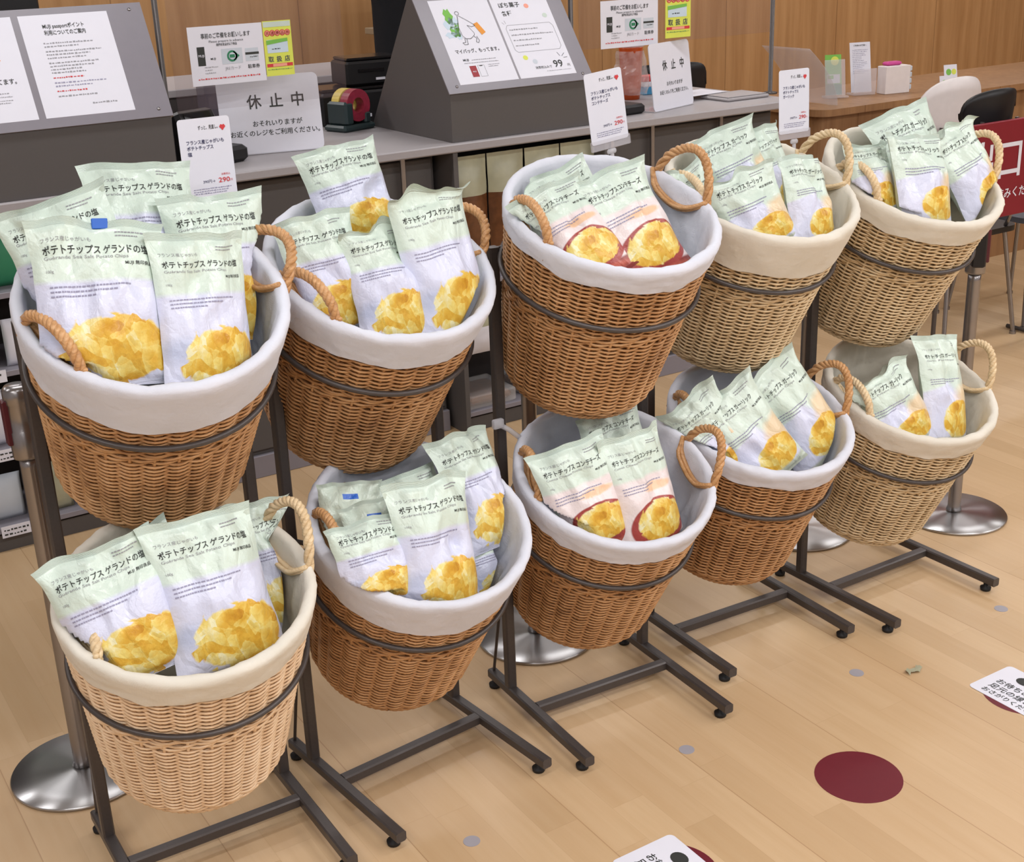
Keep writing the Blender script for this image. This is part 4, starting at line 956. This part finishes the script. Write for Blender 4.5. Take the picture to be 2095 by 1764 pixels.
m = MB(); s_ = Sheet(m, (0, 0, 0), (1, .1, 0), (-.1, 1, 0), .2, .14, 0); tag(m.build('paper_sheet', ML, None, False, (3.30, 3.98, 1.019)), 'loose white sheet lying on the document tray', 'paper')

# perforated shelf upright and snack shelf at the wall behind
t = thing('tall_rack', 'beige steel rack with brown packets, behind the right shield', 'shelf', (3.55, 5.60, 0))
for x in (.0, .72):
    m = MB(); m.box((x, 0, 0), (x + .05, .04, 2.1), 0, .003); m.build('upright', M['beige_steel'], t)
for z in (1.19, 1.45, 1.75): MB().box((-.62, .045, z), (.0, .36, z + .03), 0, .003).build('shelf', M['beige_steel'], t)
for i in range(6):
    lev = (1.2205, 1.4805)[i % 2]; pouch('snack_pouch', (3.08 + (i // 2) * .18, 5.78, lev), .15, .17, .03, 'snackbrown' if i % 3 else 'snackgreen', 'snackbrown', 'brown packet on the %s beige rack shelf, %s' % (['lower', 'upper'][i % 2], ['left', 'middle', 'right'][i // 2]), 'snack pack', 'packets on the beige rack', .7)

# ------------------------------------------------------------------ price cards clipped to the baskets
def price_card(loc, rz, lean, names, lab, roll=0.0, stem=.05):
    t = thing('price_card', lab, 'price card', loc, rz, 'price cards clipped above the baskets'); t.rotation_euler = (lean, roll, rz)
    m = MB(); w_, h_ = .098, .150; ro = .006; pts = []
    for cx, cy, a0 in ((-w_ / 2 + ro, ro, math.pi), (w_ / 2 - ro, ro, 1.5 * math.pi), (w_ / 2 - ro, h_ - ro, 0), (-w_ / 2 + ro, h_ - ro, .5 * math.pi)):
        for k in range(5): a = a0 + k * math.pi / 8; pts.append(Vector((cx + ro * math.cos(a), .001, stem + .014 + cy + ro * math.sin(a))))
    m.prism(pts[::-1], None, (0, -.001, 0), 0)
    s = Sheet(m, (-w_ / 2, 0, stem + .014), (1, 0, 0), (0, 0, 1), w_, h_); H = h_ / w_
    s.text('ずっと、見直し。', .76, H * .865, .085, MI['ink'], align='r', wid=.38, bold=.01); s.poly([(.79, H * .875), (.82, H * .905), (.85, H * .895), (.88, H * .905), (.91, H * .875), (.85, H * .83)], MI['ink_red'], 2)
    for k, q in enumerate(names): s.text(q, .13, H * (.70 - .068 * k), .085, MI['ink_blue'], bold=.03, wid=.072 * len(q) if len(q) > 1 else None)
    s.text('消費税込', .72, H * .30, .045, MI['ink_red']); s.text('390円→', .36, H * .225, .07, MI['ink_blue']); s.text('290', .66, H * .215, .125, MI['ink_red'], bold=.02, wid=.22); s.text('円', .89, H * .22, .05, MI['ink_red'])
    s.fine(.16, H * .15, .74, .03, MI['ink_soft'], 3, 6, 1.4)
    m.build('card', ML, t)
    f = MB(); f.box((-w_ / 2 - .003, -.0035, stem), (w_ / 2 + .003, .0035, stem + .022), 0, .0015); f.build('card_holder', M['acrylic2'], t)
    g = MB(); g.box((-.012, -.004, stem - .012), (.012, .004, stem - .0005), 0, .003); g.tube([(0, 0, stem - .012), (0, 0, stem - .03)], .0045, 10); g.lathe([(.0, -.009), (.006, -.006), (.0085, 0), (.006, .006), (.0, .009)], 14, c=(0, 0, stem - .030), cap=False)
    g.box((-.010, -.007, -.02), (.010, -.003, stem - .036), 0, .002); g.box((-.010, .003, -.02), (.010, .007, stem - .036), 0, .002); g.box((-.009, -.0028, .0), (.009, .0028, stem - .038), 0, .001); g.build('clip', M['clear'], t, True)
    b = MB(); b.box((-.006, -.0085, -.008), (.006, -.0072, .004), 0, .0004); b.build('clip_pad', M['ink_grey'], t)
    return t
price_card(CARDS[0], .0, -.02, ('フランス産じゃがいも', 'ポテトチップス', '塩'), 'price card for the salt crisps, clipped above the nearest upper basket')
price_card(CARDS[1], .0, -.05, ('フランス産じゃがいも', 'ポテトチップス', 'コンテチーズ'), 'price card for the cheese crisps, clipped above the middle upper basket', -.10)
price_card(CARDS[2], .0, -.05, ('フランス産じゃがいも', 'ポテトチップス', 'ガーリック'), 'price card for the garlic crisps, clipped above the fourth upper basket', .0)

t = thing('clip_stem', 'small clear plastic clip sticking up from the left of the middle lower basket', 'clip', (1.372, 2.19, .640), 0)
m = MB(); m.tube([(.0, 0, 0), (-.03, 0, .028), (-.055, 0, .046)], .0055, 8); m.box((-.07, -.006, .038), (-.045, .006, .058), 0, .002); m.build('stem', M['clear'], t, True)
m = MB(); m.box((-.008, -.007, -.04), (.008, -.003, .006), 0, .001); m.box((-.008, .003, -.04), (.008, .007, .006), 0, .001); m.build('jaw', M['clear'], t)
# ------------------------------------------------------------------ belt-barrier stands behind the racks
SL = ['steel barrier stand behind the nearest rack at far left, its disc base in full view', 'steel barrier stand behind the second and third racks, mostly hidden', 'steel barrier stand behind the fourth rack, base half visible', 'steel barrier stand at far right beyond the last rack']
for i, (x, y) in enumerate(((.455, 2.53), (1.55, 2.44), (2.49, 2.50), (2.915, 2.31))):
    t = thing('barrier_stand', SL[i], 'barrier stand', (x, y, 0), i * .8, 'steel belt-barrier stands behind the racks')
    MB().lathe([(.144, 0), (.148, .002), (.1485, .006), (.1465, .0085), (.10, .0105), (.05, .0125), (.022, .0136)], 64).build('disc_base', M['disc'], t, True)
    MB().lathe([(.022, .018), (.018, .03), (.0175, .70), (.0175, .72)], 28).build('pole', M['steel'], t, True)
    MB().lathe([(.026, .72), (.027, .725), (.027, .775), (.0255, .777), (.0255, .83), (.027, .832), (.027, .858), (.02, .866)], 28).build('belt_head', M['steel'], t, True)
    MB().box((-.018, .026, .745), (.018, .052, .845), 0, .004).build('belt_cassette', M['black'], t)
    for a in (-1, 1): MB().box((a * .0265 - .006, -.012, .75), (a * .0265 + .006, .012, .84), 0, .002).build('belt_slot', M['maroon'] if a < 0 else M['black'], t)

# ------------------------------------------------------------------ oak desk, things on it, chairs, exit board
t = thing('service_desk', 'oak service desk with rounded corner at the right of the picture', 'desk', (0, 0, 0))
def rrect(x0, y0, x1, y1, r, n=8):
    pts = []
    for cx, cy, a0 in ((x0 + r, y0 + r, math.pi), (x1 - r, y0 + r, 1.5 * math.pi), (x1 - r, y1 - r, 0), (x0 + r, y1 - r, .5 * math.pi)):
        for k in range(n + 1): a = a0 + k * math.pi / 2 / n; pts.append((cx + r * math.cos(a), cy + r * math.sin(a)))
    return pts
m = MB(); m.prism([Vector((x, y, .82)) for x, y in rrect(4.24, 4.23, 6.5, 4.85, .08)], None, (0, 0, .03)); m.build('desk_top', M['desk'], t)
m = MB(); m.prism([Vector((x, y, 0)) for x, y in rrect(4.28, 4.27, 6.46, 4.81, .06)], None, (0, 0, .819)); m.build('desk_body', M['desk'], t)
ZD = .8505
t = thing('leaflet_rack', 'clear leaflet stand with a green and white leaflet on the desk', 'leaflet stand', (4.60, 4.51, ZD), -.35)
b = MB(); b.box((-.055, -.03, 0), (.055, .03, .01), 0, .002); b.build('base', M['acrylic2'], t); b = MB(); b.box((-.05, -.004, .0), (.05, .0, .16), 0, .001, Matrix.Translation((0, .0, .01)) @ Matrix.Rotation(-.15, 4, 'X')); b.build('holder', M['acrylic2'], t)
m = MB(); s = Sheet(m, (-.045, .006, .012), (1, 0, 0), (0, .15, 1), .08, .18, MI['green']); s.rect(.0, 0, 1, .6, MI['dgreen'], 1); s.rect(.1, .65, .9, 1.15, MI['paper'], 1); s.rect(.15, .9, .5, 1.1, MI['green'], 2); s.disc(.6, 1.9, .25, MI['yellow'], 1); m.build('leaflet', ML, t)
t = thing('paper_stand', 'tall white printed sheet in a clear stand on the desk', 'paper stand', (4.755, 4.50, ZD), -.3)
m = MB(); s = Sheet(m, (-.05, .0, .012), (1, 0, 0), (0, .18, 1), .105, .225, 0); s.text('ご利用のお客様へ', .5, 1.98, .08, MI['ink'], align='c', bold=.02); s.fine(.12, 1.8, .76, .045, MI['ink_soft'], 14, 3); m.build('sheet', ML, t)
b = MB(); b.box((-.055, -.03, 0), (.06, .04, .01), 0, .002); b.box((-.055, -.032, .011), (.06, -.029, .12), 0, .001); b.build('holder', M['acrylic2'], t)
t = thing('memo_box', 'cream square block of paper with pink top on the desk', 'paper block', (4.90, 4.44, ZD), -.15)
MB().box((-.07, -.035, 0), (.07, .03, .125), 0, .002).build('block', M['white_plastic'], t); MB().box((-.045, -.01, .1255), (.04, .035, .142), 0, .006).build('pink_label', M['magenta'], t)
for k in range(4): MB().box((.0702, -.03, .012 + k * .028), (.085, .025, .036 + k * .028), 0, .003).build('bottle', M['card_grey'], t)
for x, z, c, lab in ((5.10, ZD, 'green', 'small photo card with a green disc leaning on the desk'), (5.19, ZD, 'yellow', 'taller photo card with green and yellow discs behind it')):
    m = MB(); hh = .065 if c == 'green' else .105; s = Sheet(m, (0, 0, 0), (1, -.2, 0), (0, .2, 1), .075, hh, 0); s.disc(.35, hh / .075 - .45, .2, MI['green'], 1); (s.disc(.75, hh / .075 - .45, .18, MI['yellow'], 1) if c == 'yellow' else None)
    tag(m.build('photo_card', ML, None, False, (x, 4.33 if c == 'green' else 4.38, ZD + .001)), lab, 'photo card', 'photo cards on the desk')
m = MB(); pts = [(4.36, 4.30 + .10 * math.sin(i / 14 * 1.2), ZD + .001 + i * .017) for i in range(15)]
vs = []
for i in range(15):
    a = i / 14; y = 4.30 + .06 * a - .10 * math.sin(a * 2.6) * .3; x = 4.40 - .14 * a ** 1.5; z = ZD + .002 + .25 * a; vs += [(x, y, z), (x + .003, y, z), (x + .003, y + .30, z), (x, y + .30, z)]
m.add(vs, [(i * 4 + k, i * 4 + (k + 1) % 4, (i + 1) * 4 + (k + 1) % 4, (i + 1) * 4 + k) for i in range(14) for k in range(4)] + [(3, 2, 1, 0), (56, 57, 58, 59)])
tag(m.build('bowed_shield', M['acrylic2'], None, True), 'bowed clear plastic sheet at the left end of the oak desk', 'clear shield')
def chair(loc, rz, back, seat, lab, bw=.36, bh=.26, bz=.78, oval=False):
    t = thing('chair', lab, 'chair', loc, rz)
    m = MB(); nc, nr = 20, 6; e = .45 if not oval else .8; vs = []
    for dy in (0, .014):
        for i in range(nc + 1):
            x = -math.cos(math.pi * i / nc); hz = max(.02, (1 - abs(x) ** (2 / e)) ** (e / 2)) * bh / 2
            for j in range(nr + 1): vs.append((x * bw / 2, .19 - .24 * (x * bw / 2 / bw) ** 2 + dy + .01 * (j / nr), bz - hz + 2 * hz * j / nr))
    q = (nc + 1) * (nr + 1); fs = []
    for i in range(nc):
        for j in range(nr):
            a = i * (nr + 1) + j; b = a + nr + 1; fs += [(a, b, b + 1, a + 1), (q + a, q + a + 1, q + b + 1, q + b)]
        for a in (i * (nr + 1), i * (nr + 1) + nr): b = a + nr + 1; fs.append((a, q + a, q + b, b) if a % (nr + 1) == 0 else (a, b, q + b, q + a))
    for i in (0, nc):
        for j in range(nr): a = i * (nr + 1) + j; fs.append((a, a + 1, q + a + 1, q + a) if i == 0 else (a, q + a, q + a + 1, a + 1))
    m.add(vs, fs); m.build('backrest', M[back], t, True)
    m = MB(); m.prism([Vector((x, y, .435)) for x, y in rrect(-.21, -.21, .21, .19, .06)], None, (0, 0, .022)); m.build('seat', M[seat], t)
    for sx in (-1, 1):
        for sy in (-1, 1):
            m = MB(); m.tube([(sx * .16, sy * .15, .434), (sx * .21, sy * .20, .012)], .009, 8); m.lathe([(.014, 0), (.014, .012)], 10, c=(sx * .21, sy * .20, 0)); m.build('leg', M['steel'], t)
        m = MB(); m.tube([(sx * .15, .15, .43), (sx * .12, .20, .5), (sx * .10, .205, bz - .03)], .008, 8); m.build('back_support', M['steel'], t)
    return t
chair((3.96, 5.05, 0), 2.9, 'black', 'black', 'black chair behind the counter, its rounded backrest above the countertop', bw=.40, bh=.22, bz=.93)
chair((4.62, 4.02, 0), 3.14, 'white_plastic', 'white_plastic', 'white shell chair in front of the oak desk', bw=.40, bh=.34, bz=.82, oval=True)
chair((4.30, 3.56, 0), 3.14, 'black', 'black', 'black oval-backed chair overlapping the white chair', bw=.30, bh=.17, bz=.92, oval=True)
chair((4.80, 3.57, 0), 3.14, 'greychair', 'greychair', 'slate grey chair at the right edge of the picture', bw=.40, bh=.20, bz=.86, oval=True)
t = thing('exit_board', 'deep red floor-standing board with white exit lettering, at the right edge', 'sign board', (3.86, 3.25, 0), 0)
m = MB(); m.box((0, .001, .54), (.75, .016, .905), 0, .003); s = Sheet(m, (0, 0, .54), (1, 0, 0), (0, 0, 1), .75, .365)
s.text('出口', .21, .215, .215, 1, 1, bold=.03, gap=None); s.text('こちらからお進みください', .09, .10, .058, 1, 1, bold=.02); m.build('board', [M['red_sign'], M['paper']], t)
for x in (.06, .69):
    m = MB(); m.tube([(x, .024, .012), (x, .024, .90)], .009, 10); m.tube([(x, -.12, .012), (x, .17, .012)], .009, 10); m.build('leg', M['rack'], t)

# ------------------------------------------------------------------ floor stickers and litter
def sticker(name, pts, mt, lab, cat, z=.0006, group=None):
    m = MB(); m.prism([Vector((x, y, 0.0001)) for x, y in pts], None, (0, 0, z)); return tag(m.build(name, M[mt]), lab, cat, group)
cir = lambda x, y, r: [(x + r * math.cos(2 * math.pi * k / 48), y + r * math.sin(2 * math.pi * k / 48)) for k in range(48)]
sticker('floor_dot', cir(1.762, 1.571, .088), 'reddot', 'large dark red round sticker on the floor', 'floor sticker')
for i, (x, y) in enumerate(((1.011, 1.85), (1.539, 1.846), (2.052, 1.856), (2.564, 1.862))):
    sticker('floor_dot', cir(x, y, .0165), 'greydot', 'small grey round sticker on the floor, %s of four in a line' % ['nearest', 'second nearest', 'third nearest', 'farthest'][i], 'floor sticker', .0005, 'small grey dots along the racks')
for x, y, lab in ((2.285, 1.58, 'white floor notice with a black mark at the right edge of the picture'), (1.265, 1.555, 'white floor notice cut off by the bottom edge of the picture')):
    t = thing('floor_notice', lab, 'floor sticker', (x, y, .0002), -math.pi / 2, 'white stay-here notices on the floor')
    w_, h_ = .185, .145; b = MB(); b.prism([Vector((a, b_, 0)) for a, b_ in cir(0, 0, .088)], None, (0, 0, .0005)); tag(b.build('round_backing', M['reddot'], t), 'dark red round backing')
    m = MB(); m.prism([Vector((a, b_, .0006)) for a, b_ in rrect(-w_ / 2, -h_ / 2, w_ / 2, h_ / 2, .012)], None, (0, 0, .0006)); s = Sheet(m, (-w_ / 2, -h_ / 2, .0012), (1, 0, 0), (0, 1, 0), w_, h_)
    s.disc(.36, .60, .105, 1, 1, .085); s.disc(.66, .60, .105, 1, 1, .085); s.text('お待ちの際は', .14, .34, .12, 1, 1, bold=.02); s.text('足元の線まで', .14, .20, .12, 1, 1, bold=.02); s.text('おさがりください', .14, .07, .10, 1, 1, bold=.02)
    m.build('notice', [M['paper'], M['ink']], t)
m = MB(); vs = []
for i in range(9):
    for j in range(3): vs.append((i * .0055, j * .008 + .004 * math.sin(i), .001 + .007 * abs(math.sin(i * 1.3 + j))))
m.add(vs, [(i * 3 + j, (i + 1) * 3 + j, (i + 1) * 3 + j + 1, i * 3 + j + 1) for i in range(8) for j in range(2)])
tag(m.build('paper_scrap', M['snackgreen'], None, True, (2.14, 1.775, .0005)), 'crumpled scrap of paper lying on the bare floor', 'scrap')

# ------------------------------------------------------------------ ceiling lamps
for i, (x, y) in enumerate(LAMPS):
    t = thing('ceiling_lamp', 'unseen fluorescent ceiling lamp in a white housing', 'ceiling lamp', (x, y, 2.74), 0, 'fluorescent ceiling lamps')
    MB().box((-.65, -.13, .004), (.65, .13, .0095), 0, .002).build('housing', M['white_plastic'], t)
